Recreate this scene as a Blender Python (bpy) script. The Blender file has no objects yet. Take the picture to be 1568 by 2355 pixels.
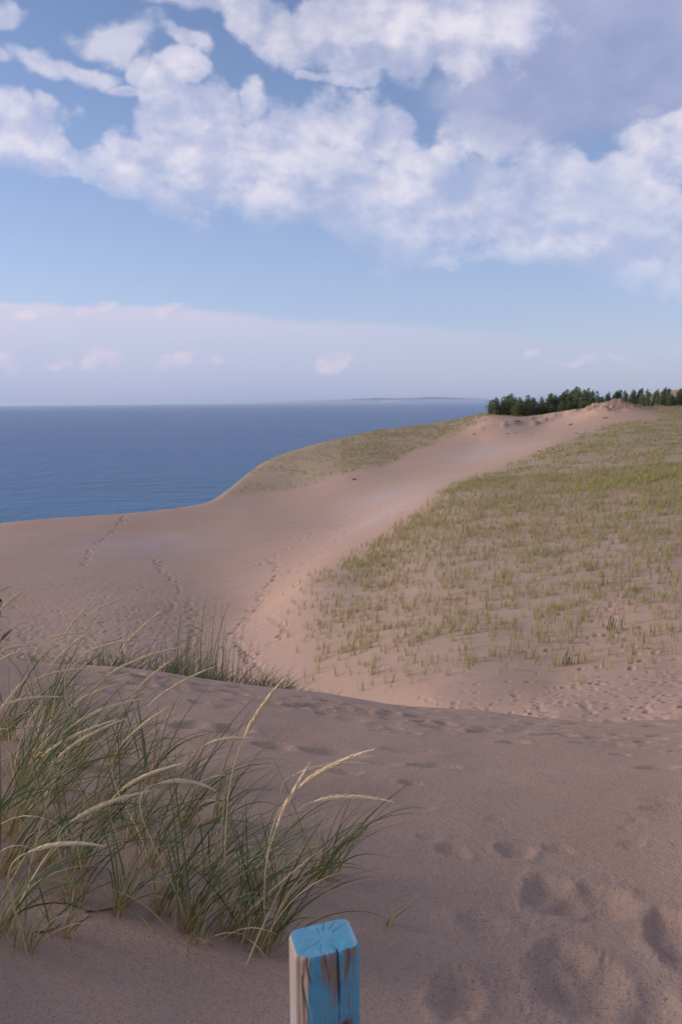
import bpy, bmesh, math, random
import numpy as np
from mathutils import Vector, Matrix

# ------------------------------------------------------------------ camera, sky, sun, exposure
SC = bpy.context.scene
COL = SC.collection
CZ = 80.0                        # eye height above the lake
FPX = 2070.0                     # focal length in units of a 1568 x 2355 frame
PITCH, ROLL = math.radians(6.97), math.radians(0.48)
SUN_AZ, SUN_EL = math.radians(-84), math.radians(15)     # azimuth from +Y towards +X

fw = np.array([0, math.cos(PITCH), -math.sin(PITCH)])
r0 = np.array([1.0, 0, 0]); u0 = np.array([0, math.sin(PITCH), math.cos(PITCH)])
rt = math.cos(ROLL) * r0 - math.sin(ROLL) * u0
up = math.cos(ROLL) * u0 + math.sin(ROLL) * r0

cam_d = bpy.data.cameras.new('camera'); cam = bpy.data.objects.new('camera', cam_d); COL.objects.link(cam)
cam.matrix_world = Matrix(((rt[0], up[0], -fw[0], 0), (rt[1], up[1], -fw[1], 0), (rt[2], up[2], -fw[2], CZ), (0, 0, 0, 1)))
cam_d.sensor_fit = 'VERTICAL'; cam_d.sensor_height = 36.0
cam_d.lens = 36.0 * FPX / 2355.0
cam_d.clip_start = 0.05; cam_d.clip_end = 200000.0
cam_d.dof.use_dof = True; cam_d.dof.focus_distance = 4.0; cam_d.dof.aperture_fstop = 9.0
SC.camera = cam

SC.view_settings.view_transform = 'Standard'; SC.view_settings.look = 'None'
SC.view_settings.exposure = 0.23; SC.view_settings.gamma = 1.0; SC.view_settings.use_curve_mapping = False
SC.cycles.max_bounces = 6; SC.cycles.volume_bounces = 1; SC.cycles.transparent_max_bounces = 8
SC.cycles.use_denoising = True

def rays(px, py):
    """azimuth and rise per metre of the sight line through a point of the frame"""
    px = np.asarray(px, float); py = np.asarray(py, float)
    a = (px - 784.0) / FPX; b = (1177.5 - py) / FPX
    d = fw[None] + a.reshape(-1, 1) * rt + b.reshape(-1, 1) * up
    h = np.hypot(d[:, 0], d[:, 1])
    return np.arctan2(d[:, 0], d[:, 1]), d[:, 2] / h
def ray1(px, py):
    a, s = rays([px], [py]); return float(a[0]), float(s[0])

def N(nt, t, **kw):
    n = nt.nodes.new(t)
    for k, v in kw.items(): setattr(n, k, v)
    return n
def L(nt, a, b): nt.links.new(a, b)
def math_n(nt, op, a, b=None, c=None, clamp=False):
    n = N(nt, 'ShaderNodeMath', operation=op, use_clamp=clamp)
    for i, v in enumerate((a, b, c)):
        if v is None: continue
        if hasattr(v, 'links'): L(nt, v, n.inputs[i])
        else: n.inputs[i].default_value = v
    return n.outputs[0]
def maprange(nt, v, a, b, c=0.0, d=1.0, smooth=True):
    n = N(nt, 'ShaderNodeMapRange')
    if smooth: n.interpolation_type = 'SMOOTHSTEP'
    L(nt, v, n.inputs[0])
    for i, x in enumerate((a, b, c, d)):
        if hasattr(x, 'links'): L(nt, x, n.inputs[i + 1])
        else: n.inputs[i + 1].default_value = x
    return n.outputs[0]
def mixc(nt, f, a, b, blend='MIX'):
    n = N(nt, 'ShaderNodeMix', data_type='RGBA', blend_type=blend)
    for s, v in ((n.inputs[0], f), (n.inputs[6], a), (n.inputs[7], b)):
        if hasattr(v, 'links'): L(nt, v, s)
        elif isinstance(v, (tuple, list)): s.default_value = (*v[:3], 1)
        else: s.default_value = v
    return n.outputs[2]
def noise(nt, vec, scale, detail=4.0, rough=0.55, dist=0.0):
    n = N(nt, 'ShaderNodeTexNoise'); n.inputs['Scale'].default_value = scale
    n.inputs['Detail'].default_value = detail; n.inputs['Roughness'].default_value = rough
    n.inputs['Distortion'].default_value = dist
    if vec is not None: L(nt, vec, n.inputs['Vector'])
    return n.outputs['Fac']

SKY = 0.10
def build_world():
    w = bpy.data.worlds.new('World'); SC.world = w; w.use_nodes = True
    nt = w.node_tree; nt.nodes.clear()
    out = N(nt, 'ShaderNodeOutputWorld'); bg = N(nt, 'ShaderNodeBackground'); bg.inputs[1].default_value = SKY
    L(nt, bg.outputs[0], out.inputs[0])
    sky = N(nt, 'ShaderNodeTexSky', sky_type='NISHITA'); sky.sun_disc = False
    sky.sun_elevation = SUN_EL; sky.sun_rotation = SUN_AZ
    sky.altitude = 300; sky.air_density = 1.0; sky.dust_density = 0.6; sky.ozone_density = 2.0
    tc = N(nt, 'ShaderNodeTexCoord'); d = tc.outputs['Generated']
    sp = N(nt, 'ShaderNodeSeparateXYZ'); L(nt, d, sp.inputs[0])
    x, y, z = sp.outputs
    u = math_n(nt, 'DEGREES', math_n(nt, 'ARCTAN2', x, y))
    v = math_n(nt, 'DEGREES', math_n(nt, 'ARCSINE', z))
    uv = N(nt, 'ShaderNodeCombineXYZ'); L(nt, u, uv.inputs[0]); L(nt, v, uv.inputs[1])
    uvw = uv.outputs[0]
    for wsc, wam in ((7.0, 5.5), (20.0, 2.6)):
        q = N(nt, 'ShaderNodeTexNoise'); q.inputs['Scale'].default_value = wsc; q.inputs['Detail'].default_value = 3; L(nt, d, q.inputs['Vector'])
        a1 = N(nt, 'ShaderNodeVectorMath', operation='SUBTRACT'); L(nt, q.outputs['Color'], a1.inputs[0]); a1.inputs[1].default_value = (.5, .5, .5)
        a2 = N(nt, 'ShaderNodeVectorMath', operation='MULTIPLY_ADD'); L(nt, a1.outputs[0], a2.inputs[0]); a2.inputs[1].default_value = (wam, wam * .8, 0); L(nt, uvw, a2.inputs[2]); uvw = a2.outputs[0]
    st = N(nt, 'ShaderNodeVectorMath', operation='MULTIPLY'); L(nt, d, st.inputs[0]); st.inputs[1].default_value = (1, 1, 1.35)
    p = st.outputs[0]
    # offset towards the light, for the relief of the clouds
    of = N(nt, 'ShaderNodeVectorMath', operation='ADD'); L(nt, p, of.inputs[0]); of.inputs[1].default_value = (-0.012, 0.0, 0.022)
    po = of.outputs[0]
    def field(blobs, k=0.10, warp=True):
        cur = None; src = uvw if warp else uv.outputs[0]
        for (px, py, hw, hh, rot) in blobs:
            a, s = ray1(px, py); el = math.degrees(math.atan(s)); sc = 57.3 / FPX
            c = max(0.9, math.cos(math.atan((px - 784) / FPX)))
            m = N(nt, 'ShaderNodeMapping', vector_type='TEXTURE'); L(nt, src, m.inputs[0])
            m.inputs[1].default_value = (math.degrees(a), el, 0); m.inputs[2].default_value = (0, 0, math.radians(-rot))
            m.inputs[3].default_value = (hw * sc * c, hh * sc * c, 1)
            ln = N(nt, 'ShaderNodeVectorMath', operation='LENGTH'); L(nt, m.outputs[0], ln.inputs[0])
            cur = ln.outputs['Value'] if cur is None else math_n(nt, 'SMOOTH_MIN', cur, ln.outputs['Value'], k)
        return cur
    puffs = [(300,400,150,80,10),(450,330,170,115,0),(560,420,260,100,8),(720,330,190,115,0),(720,470,330,85,8),(885,320,70,60,0),
             (580,245,48,62,0),(405,185,60,36,-15),(370,240,75,45,0),(940,460,150,120,0),(1120,500,240,100,8),(1290,420,95,85,0),
             (1290,560,320,75,8),(1460,430,150,90,0),(1470,560,220,90,6),(1560,350,190,65,0),(1130,425,90,40,-10),(950,400,45,60,0),
             (50,310,130,80,0),(125,265,40,40,0),(130,365,170,45,5),(1440,610,260,60,6),(1700,520,220,160,0),(-160,330,160,80,0),
             (930,140,75,75,0),(900,60,210,120,0),(1080,60,190,125,0),(775,175,75,28,8),(640,70,75,80,20),(570,20,110,60,0)]
    wisps = [(250,85,110,52,0),(130,155,120,36,25),(395,112,65,26,10),(295,180,45,36,0),(430,5,110,36,0),(265,230,50,20,0),(20,120,60,30,20),
             (690,160,30,20,0),(20,20,70,30,0),(1120,330,130,55,0),(1490,265,30,14,0)]
    dark = [(1330,160,330,190,6),(1520,60,330,190,0),(1180,250,250,90,10),(1450,250,260,80,0),(1750,120,330,240,0),(1250,-60,420,160,0)]
    bank = [(100,880,640,178,1),(420,890,640,180,3),(900,890,760,150,4),(1300,900,700,120,4),(-500,880,700,170,0),(2100,900,800,110,0)]
    low = [(755,820,48,32,0),(237,835,60,35,0),(150,835,50,26,0),(480,825,75,22,-8),(375,838,50,18,0),(20,705,70,22,0),(215,706,60,22,0),
           (1380,815,150,16,0),(10,830,40,30,0),(420,712,60,18,0)]
    def billow(vec, scale, det):
        w_ = N(nt, 'ShaderNodeTexNoise'); w_.inputs['Scale'].default_value = scale * .9; w_.inputs['Detail'].default_value = 3; L(nt, vec, w_.inputs['Vector'])
        a_ = N(nt, 'ShaderNodeVectorMath', operation='MULTIPLY_ADD'); L(nt, w_.outputs['Color'], a_.inputs[0]); a_.inputs[1].default_value = (.9 / scale,) * 3; L(nt, vec, a_.inputs[2])
        q = N(nt, 'ShaderNodeTexVoronoi', feature='SMOOTH_F1'); L(nt, a_.outputs[0], q.inputs['Vector']); q.inputs['Scale'].default_value = scale
        q.inputs['Smoothness'].default_value = .55; q.inputs['Detail'].default_value = det; q.inputs['Roughness'].default_value = .45; q.normalize = True
        return math_n(nt, 'SUBTRACT', 1.0, math_n(nt, 'MULTIPLY', q.outputs['Distance'], 1.25))
    b1 = billow(p, 13.0, 2.0); b1o = billow(po, 13.0, 1.0)
    n1 = noise(nt, p, 9.0, 9, 0.58, 0.15); n1o = noise(nt, po, 9.0, 5, 0.55, 0.15)
    n2 = noise(nt, p, 26.0, 5, 0.6); n2o = noise(nt, po, 26.0, 3, 0.55)
    nl = noise(nt, p, 2.2, 4, 0.5)
    # outside the frame the same broken cloud goes on
    au = math_n(nt, 'ABSOLUTE', u)
    outside = math_n(nt, 'MAXIMUM', maprange(nt, au, 25, 36), maprange(nt, v, 27, 34))
    outside = math_n(nt, 'MULTIPLY', outside, maprange(nt, v, 4, 9))
    gen = maprange(nt, nl, 0.40, 0.62, 1.7, 0.35)
    gen = math_n(nt, 'ADD', gen, maprange(nt, outside, 0, 1, 3.0, 0.0))
    fp = math_n(nt, 'MINIMUM', field(puffs), gen)
    nn = math_n(nt, 'ADD', math_n(nt, 'MULTIPLY', math_n(nt, 'SUBTRACT', n1, 0.5), 1.25), math_n(nt, 'MULTIPLY', math_n(nt, 'SUBTRACT', n2, 0.5), 0.85))
    nn = math_n(nt, 'ADD', nn, math_n(nt, 'MULTIPLY', math_n(nt, 'SUBTRACT', b1, 0.55), 0.9))
    den = math_n(nt, 'ADD', math_n(nt, 'SUBTRACT', 1.0, fp), nn)
    a_p = math_n(nt, 'MULTIPLY', maprange(nt, den, 0.04, 0.36), maprange(nt, den, 0.05, 1.0, 0.50, 0.92, smooth=False))
    (qa, qs), (qb, qt) = ray1(170, 425), ray1(1568, 655)
    sl = (math.degrees(math.atan(qt)) - math.degrees(math.atan(qs))) / math.degrees(qb - qa); c0 = math.degrees(math.atan(qs)) - sl * math.degrees(qa)
    over = math_n(nt, 'SUBTRACT', v, math_n(nt, 'MULTIPLY_ADD', math_n(nt, 'MINIMUM', math_n(nt, 'MAXIMUM', u, -26), 26), sl, c0))
    over = math_n(nt, 'ADD', over, math_n(nt, 'MULTIPLY', math_n(nt, 'SUBTRACT', n1, .5), 4.0))
    n5 = noise(nt, p, 5.5, 4, 0.6, 0.3)
    a_p = math_n(nt, 'MULTIPLY', a_p, maprange(nt, over, -1.0, 2.4, 0.30, 1.0))          # bases dissolve into the haze
    a_p = math_n(nt, 'MULTIPLY', a_p, maprange(nt, n5, .36, .54, .55, 1.0))
    fwp = field(wisps)
    a_w = maprange(nt, math_n(nt, 'ADD', math_n(nt, 'SUBTRACT', 1.0, fwp), nn), 0.05, 0.6, 0, 0.62)
    a_d = maprange(nt, math_n(nt, 'ADD', math_n(nt, 'SUBTRACT', 1.0, field(dark, 0.4)), math_n(nt, 'MULTIPLY', nn, 0.55)), -0.15, 0.75, 0, 0.86)
    a_b = maprange(nt, math_n(nt, 'ADD', math_n(nt, 'SUBTRACT', 1.0, field(bank, 0.05, False)), math_n(nt, 'MULTIPLY', nn, maprange(nt, u, -20, 10, 0.13, 0.05))), -0.01, maprange(nt, u, -20, 15, 0.07, 0.22))
    a_b = math_n(nt, 'MULTIPLY', a_b, maprange(nt, u, -8, 18, 0.85, 0.45))
    a_b = math_n(nt, 'MULTIPLY', a_b, maprange(nt, nl, .3, .65, .7, 1.0))
    a_l = maprange(nt, math_n(nt, 'ADD', math_n(nt, 'SUBTRACT', 1.0, field(low, 0.1)), nn), 0.1, 0.6, 0, 0.5)
    # relief
    rel = math_n(nt, 'ADD', math_n(nt, 'MULTIPLY', math_n(nt, 'SUBTRACT', n1, n1o), 2.6), math_n(nt, 'MULTIPLY', math_n(nt, 'SUBTRACT', n2, n2o), 0.9))
    rel = math_n(nt, 'ADD', rel, math_n(nt, 'MULTIPLY', math_n(nt, 'SUBTRACT', n1, 0.5), 0.5))
    rel = math_n(nt, 'ADD', rel, math_n(nt, 'MULTIPLY', math_n(nt, 'SUBTRACT', b1, b1o), 0.8))
    rel = math_n(nt, 'ADD', rel, math_n(nt, 'MULTIPLY', math_n(nt, 'SUBTRACT', b1, 0.6), 0.45))
    lit = maprange(nt, rel, -0.38, 0.42)
    K = 1.0 / SKY
    def k(c): return tuple(q * K for q in c)
    ccol = mixc(nt, lit, k((0.47, 0.485, 0.65)), k((0.73, 0.69, 0.765)))
    dcol = mixc(nt, maprange(nt, n1, 0.3, 0.7), k((0.275, 0.32, 0.51)), k((0.38, 0.41, 0.585)))
    bcol = mixc(nt, maprange(nt, v, 0.0, 6.2, smooth=False), k((0.275, 0.355, 0.60)), k((0.63, 0.57, 0.68)))
    lcol = mixc(nt, lit, k((0.46, 0.46, 0.66)), k((0.70, 0.60, 0.69)))
    # clear sky, a shade paler and more violet in the moist air low down
    base = mixc(nt, 1.0, sky.outputs[0], mixc(nt, maprange(nt, v, 3, 22), (1.22, 1.08, 1.38), (1.16, 1.10, 1.32)), 'MULTIPLY')
    base = mixc(nt, maprange(nt, v, 2, 24, .42, .08), base, k((0.40, 0.515, 0.735)))   # thin high veil over the blue
    c = mixc(nt, a_w, base, ccol)
    c = mixc(nt, a_b, c, bcol)
    c = mixc(nt, a_l, c, lcol)
    c = mixc(nt, a_d, c, dcol)
    c = mixc(nt, a_p, c, ccol)
    L(nt, c, bg.inputs[0])
    w.cycles.sampling_method = 'MANUAL'; w.cycles.sample_map_resolution = 512
build_world()

sun_d = bpy.data.lights.new('sun', 'SUN'); sun = bpy.data.objects.new('sun', sun_d); COL.objects.link(sun)
sun_d.energy = 2.6; sun_d.angle = math.radians(30); sun_d.color = (1.0, 0.89, 0.81)
sdir = Vector((math.sin(SUN_AZ) * math.cos(SUN_EL), math.cos(SUN_AZ) * math.cos(SUN_EL), math.sin(SUN_EL)))
sun.rotation_euler = sdir.to_track_quat('Z', 'Y').to_euler()
sun.location = (-40, 0, CZ + 60)

# ------------------------------------------------------------------ helpers
rng = np.random.default_rng(11); random.seed(11)

def mesh_np(name, V, F, mat=None, attrs=None, smooth=True):
    V = np.asarray(V, np.float32); F = np.asarray(F, np.int32)
    me = bpy.data.meshes.new(name); n = F.shape[1]
    me.vertices.add(len(V)); me.vertices.foreach_set('co', V.ravel())
    me.loops.add(F.size); me.loops.foreach_set('vertex_index', F.ravel())
    me.polygons.add(len(F)); me.polygons.foreach_set('loop_start', np.arange(0, F.size, n, dtype=np.int32))
    me.polygons.foreach_set('loop_total', np.full(len(F), n, np.int32))
    me.polygons.foreach_set('use_smooth', np.full(len(F), smooth))
    for k, a in (attrs or {}).items():
        at = me.attributes.new(k, 'FLOAT', 'POINT'); at.data.foreach_set('value', np.asarray(a, np.float32).ravel())
    if mat: me.materials.append(mat)
    me.update(calc_edges=True); me.validate()
    return me
def obj(name, me, parent=None, loc=None):
    o = bpy.data.objects.new(name, me); COL.objects.link(o)
    if parent is not None: o.parent = parent
    if loc is not None: o.location = loc
    return o
def tag(o, label=None, cat=None, group=None, kind=None):
    for k, v in (('label', label), ('category', cat), ('group', group), ('kind', kind)):
        if v: o[k] = v
    return o
def empty(name, loc):
    o = bpy.data.objects.new(name, None); COL.objects.link(o); o.location = loc; o.empty_display_size = 0.1
    return o
def new_mat(name):
    m = bpy.data.materials.new(name); m.use_nodes = True; nt = m.node_tree
    b = nt.nodes['Principled BSDF']; return m, nt, b
def attr(nt, name): return N(nt, 'ShaderNodeAttribute', attribute_name=name).outputs['Fac']
def bump(nt, h, strength, dist, b, prev=None):
    n = N(nt, 'ShaderNodeBump'); n.inputs['Strength'].default_value = strength; n.inputs['Distance'].default_value = dist
    L(nt, h, n.inputs['Height'])
    if prev is not None: L(nt, prev, n.inputs['Normal'])
    if b is not None: L(nt, n.outputs[0], b.inputs['Normal'])
    return n.outputs[0]
def sstep(a, b, x):
    t = np.clip((x - a) / (b - a), 0, 1); return t * t * (3 - 2 * t)
def vnoise(x, y, seed=0):
    """smooth value noise"""
    xi = np.floor(x).astype(np.int64); yi = np.floor(y).astype(np.int64); fx = x - xi; fy = y - yi
    fx = fx * fx * (3 - 2 * fx); fy = fy * fy * (3 - 2 * fy)
    def h(a, b):
        q = (a * 374761393 + b * 668265263 + seed * 974711) & 0x7fffffff
        q = ((q ^ (q >> 13)) * 1274126177) & 0x7fffffff
        return ((q ^ (q >> 16)) & 0xffff) / 65535.0
    return (h(xi, yi) * (1 - fx) + h(xi + 1, yi) * fx) * (1 - fy) + (h(xi, yi + 1) * (1 - fx) + h(xi + 1, yi + 1) * fx) * fy
def fbm(x, y, o=4, seed=0):
    s = 0; a = 0.5
    for i in range(o):
        s = s + a * (vnoise(x, y, seed + i) - 0.5); x = x * 2.03 + 3.1; y = y * 2.03 + 1.7; a *= 0.5
    return s

# ------------------------------------------------------------------ the lie of the land
class TPS:
    def __init__(s, pts, vals, lam=0.0):
        s.c = np.asarray(pts, float); n = len(s.c)
        A = np.zeros((n + 3, n + 3)); A[:n, :n] = s.k(s.c) + lam * np.eye(n)
        A[:n, n] = 1; A[:n, n + 1:] = s.c; A[n, :n] = 1; A[n + 1:, :n] = s.c.T
        s.w = np.linalg.solve(A, np.r_[np.asarray(vals, float), 0, 0, 0])
    def k(s, p):
        d2 = ((p[:, None, :] - s.c[None]) ** 2).sum(-1); return 0.5 * d2 * np.log(d2 + 1e-12)
    def __call__(s, p):
        n = len(s.c); out = np.empty(len(p))
        for i in range(0, len(p), 60000):
            q = p[i:i + 60000]; out[i:i + 60000] = s.k(q) @ s.w[:n] + s.w[n] + q @ s.w[n + 1:]
        return out
AZS = 3.0
def ctl(lst):
    P, S = [], []
    for c in lst:
        a, s = ray1(c[0], c[1]); P.append((a * AZS, math.log(c[2]))); S.append(s)
    return P, S

near_c = []
for px, yc, rc, rr in ((-500, 1490, 7.6, (2.0, 2.6, 3.3, 4.4)), (-150, 1503, 7.8, (2.05, 2.68, 3.4, 4.6)), (0, 1515, 8.0, (2.1, 2.75, 3.5, 4.75)),
                       (300, 1535, 8.3, (2.13, 2.8, 3.6, 4.95)), (740, 1597, 8.8, (2.16, 2.85, 3.75, 5.3)), (1100, 1640, 9.0, (2.26, 2.99, 3.98, 5.85)),
                       (1568, 1662, 9.0, (2.42, 3.16, 4.25, 6.4)), (2000, 1680, 8.9, (2.58, 3.36, 4.4, 6.6))):
    near_c += [(px, 2355, rr[0]), (px, 2050, rr[1]), (px, 1850, rr[2]), (px, 1700, rr[3]), (px, yc, rc)]
PN, SN = ctl(near_c)
for px, yc, rc in ((-500, 1490, 7.6), (0, 1515, 8.0), (740, 1597, 8.8), (1100, 1640, 8.8), (1568, 1662, 8.6), (2000, 1680, 8.4)):
    a, s = ray1(px, yc)
    PN += [(a * AZS, math.log(rc * 1.3))]; SN += [s - 0.035]
    PN += [(a * AZS, math.log(1.0))]; SN += [-1.58]
NEAR = TPS(PN, SN, 1e-4)
FARC = [(1568,1640,26),(1568,1560,33),(1568,1430,42),(1568,1250,60),(1568,1100,95),(1568,1000,150),(1568,938,205),
        (1280,1640,27),(1280,1580,33),(1280,1450,43),(1280,1300,58),(1280,1150,87),(1280,1080,114),(1280,1012,152),
        (1000,1600,32),(1000,1560,36),(1000,1450,46),(1000,1300,64),(1000,1200,84),(1000,1130,108),(850,1330,66),(850,1450,50),
        (740,1560,43),(700,1480,52),(700,1340,70),(600,1500,55),(600,1400,76),(600,1300,101),(600,1200,135),
        (300,1550,52),(300,1400,80),(300,1300,108),(300,1172,152),(0,1550,54),(0,1418,78),(0,1300,112),(0,1193,152),
        (540,1128,168),(800,1200,122),(800,1100,165),(900,1060,182),(1100,1010,196),(1100,1062,158),(1250,982,200),(1330,990,172),
        (590,1070,192),(680,1035,202),(680,1110,172),(760,1010,210),(900,980,220),(930,1045,188),(1120,950,230),(1130,958,214),
        (1300,952,214),(1300,946,232),(1440,962,184),(1480,938,206),
        (-300,1550,54),(-300,1400,82),(-300,1230,152),(1900,1640,26),(1900,1430,42),(1900,1250,60),(1900,1000,140),(1900,935,205),(1900,1100,95)]
PF, SF = ctl(FARC)
for px, zz in ((-300, -13.0), (300, -13.2), (700, -11.5), (1000, -10), (1568, -8.8), (1900, -8.5)):
    a, _ = ray1(px, 1300); PF.append((a * AZS, math.log(20))); SF.append(zz / 20)
FAR = TPS(PF, SF, 2e-5)
_e = [(-400, 150), (0, 153), (300, 153), (470, 160), (512, 169), (550, 183), (592, 196), (650, 204), (740, 212), (900, 221), (1120, 234), (1300, 240), (1568, 270), (1900, 900)]
EA = np.array([ray1(p, 1100)[0] for p, _ in _e]); ER = np.array([r for _, r in _e])
_a = np.linspace(EA[0], EA[-2], 600); _r = np.interp(_a, EA, ER); _k = np.exp(-(np.arange(-40, 41) / 8.0) ** 2); _k /= _k.sum()
_r = np.convolve(np.pad(_r, 40, mode='edge'), _k, 'valid')
EA = np.r_[-3.2, -2.2, -1.7, _a, EA[-1], 0.9, 3.2]; ER = np.r_[1200, 1200, 190, _r, ER[-1], 1200, 1200]
SC_A, SC_R = ray1(1402, 940)[0], 199.0           # the eroded scarp
SCX, SCY = math.sin(SC_A) * SC_R, math.cos(SC_A) * SC_R

def terrain(az, r, fine=True):
    az = np.asarray(az, float); r = np.asarray(r, float)
    x, y = np.sin(az) * r, np.cos(az) * r
    an = np.clip(az, -0.75, 0.75)
    rn = np.clip(r, 0.9, 9.6)
    zn = NEAR(np.c_[an * AZS, np.log(rn)]) * rn - 0.56 * np.maximum(r - 9.6, 0)
    re = np.interp(az, EA, ER)
    af = np.clip(az, -0.5, 0.5); rf = np.clip(r, 20, np.minimum(re + 2, 300))
    zf = FAR(np.c_[af * AZS, np.log(rf)]) * rf
    wo = sstep(0.46, 0.85, np.abs(az)); zo = -9.0 + 7.0 * sstep(20, 220, r) + 3 * fbm(x / 60, y / 60, 3, 5)
    zo = np.where(az < 0, zo - 5.0 * sstep(2.2, 1.0, -az), zo)
    zf = zf * (1 - wo) + zo * wo
    zf = zf + 0.45 * fbm(x / 14, y / 14, 3, 9) * sstep(24, 60, r)
    # eroded scarp at the head of the blowout
    dx, dy = (x - SCX), (y - SCY)
    hump = np.exp(-np.abs(dx / 6.2) ** 3.0) * np.where(dy < 0, np.exp(-(dy / 7.5) ** 2), np.exp(-(dy / 12) ** 2))
    fur = fbm(dx * 0.8 + dy * 0.35, dy * 0.25, 4, 21)
    zf = zf + hump * (2.2 + 3.4 * fur * sstep(0.15, .6, hump))
    # low ledges on the far side of the blowout
    for (lx, ly, lr, w, h) in ((1200, 975, 205, 5, 0.9), (1290, 966, 208, 5, 1.0), (1130, 985, 203, 4, 0.7), (1245, 965, 210, 4, 0.8)):
        a = ray1(lx, ly)[0]; qx, qy = x - math.sin(a) * lr, y - math.cos(a) * lr
        zf = zf + h * np.exp(-(qx / w) ** 2) * sstep(-0.8, 0.3, qy + 4.5 * fbm(qx * .35, qy * .2, 4, 31)) * np.exp(-np.maximum(qy, 0) / 8)
    t = (r - re) / 2.2
    zf = zf - 0.66 * 2.2 * np.where(t > 30, t, np.log1p(np.exp(np.minimum(t, 30))))
    d = zn - zf
    z = 0.5 * (zn + zf + np.sqrt(d * d + 0.16)) - 0.0
    if fine:
        z = z + 0.020 * fbm(x * 1.6, y * 1.6, 3, 3) * sstep(40, 15, r) * 2
    return np.maximum(z, -CZ - 6)

def ground(px, py, rmax=320.0, rmin=1.0):
    """where the sight line through a point of the frame first meets the land: x, y, z, r"""
    a, s = ray1(px, py)
    rr = np.exp(np.arange(math.log(rmin), math.log(rmax), 0.004))
    g = terrain(np.full_like(rr, a), rr) - s * rr
    i = int(np.argmax(g > 0)); i = max(i, 1)
    g0, g1 = g[i - 1], g[i]; t = g0 / (g0 - g1) if g1 != g0 else 0
    r = rr[i - 1] + (rr[i] - rr[i - 1]) * t
    z = float(terrain(np.array([a]), np.array([r]))[0])
    return math.sin(a) * r, math.cos(a) * r, z + CZ, r
def at(px, py, r):
    a, s = ray1(px, py); return np.array([math.sin(a) * r, math.cos(a) * r, CZ + s * r])
def height_xy(x, y):
    return terrain(np.arctan2(x, y), np.hypot(x, y)) + CZ

# marram cover on the far hill, as a mask over the land
HA = np.array([math.log(q) for q in (31, 34, 38, 44, 55, 66, 105, 150, 185, 196, 204, 230)])
HP = np.array([ray1(p, 1300)[0] for p in (1900, 960, 830, 735, 700, 715, 1000, 1285, 1435, 1462, 1466, 1466)])
RA = np.array([ray1(p, 1050)[0] for p in (528, 600, 680, 820, 930, 1100, 1140, 1320)]); RB = np.array([160, 164, 167, 172, 187, 208, 216, 219])
def grass_mask(az, r):
    x, y = np.sin(az) * r, np.cos(az) * r
    n = fbm(x / 9, y / 9, 4, 41)
    e = np.interp(np.log(r), HA, HP)
    hill = sstep(-0.012, 0.03, az - e + n * 0.05) * (r > 31) * sstep(31, 40, r + n * 6)
    rb = np.interp(az, RA, RB)
    ridge = .85 * sstep(-1.5, 6.0, r - rb + n * 16) * (az > RA[0] - 0.004) * (az < RA[-1] + 0.1)
    dx, dy = x - SCX, y - SCY
    bare = np.exp(-np.abs(dx / np.where(dx > 0, 4.8, 7.0)) ** 4) * sstep(3.0, -1.0, dy) * (dy > -22)
    return np.maximum(hill, ridge) * (1 - bare)

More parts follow.
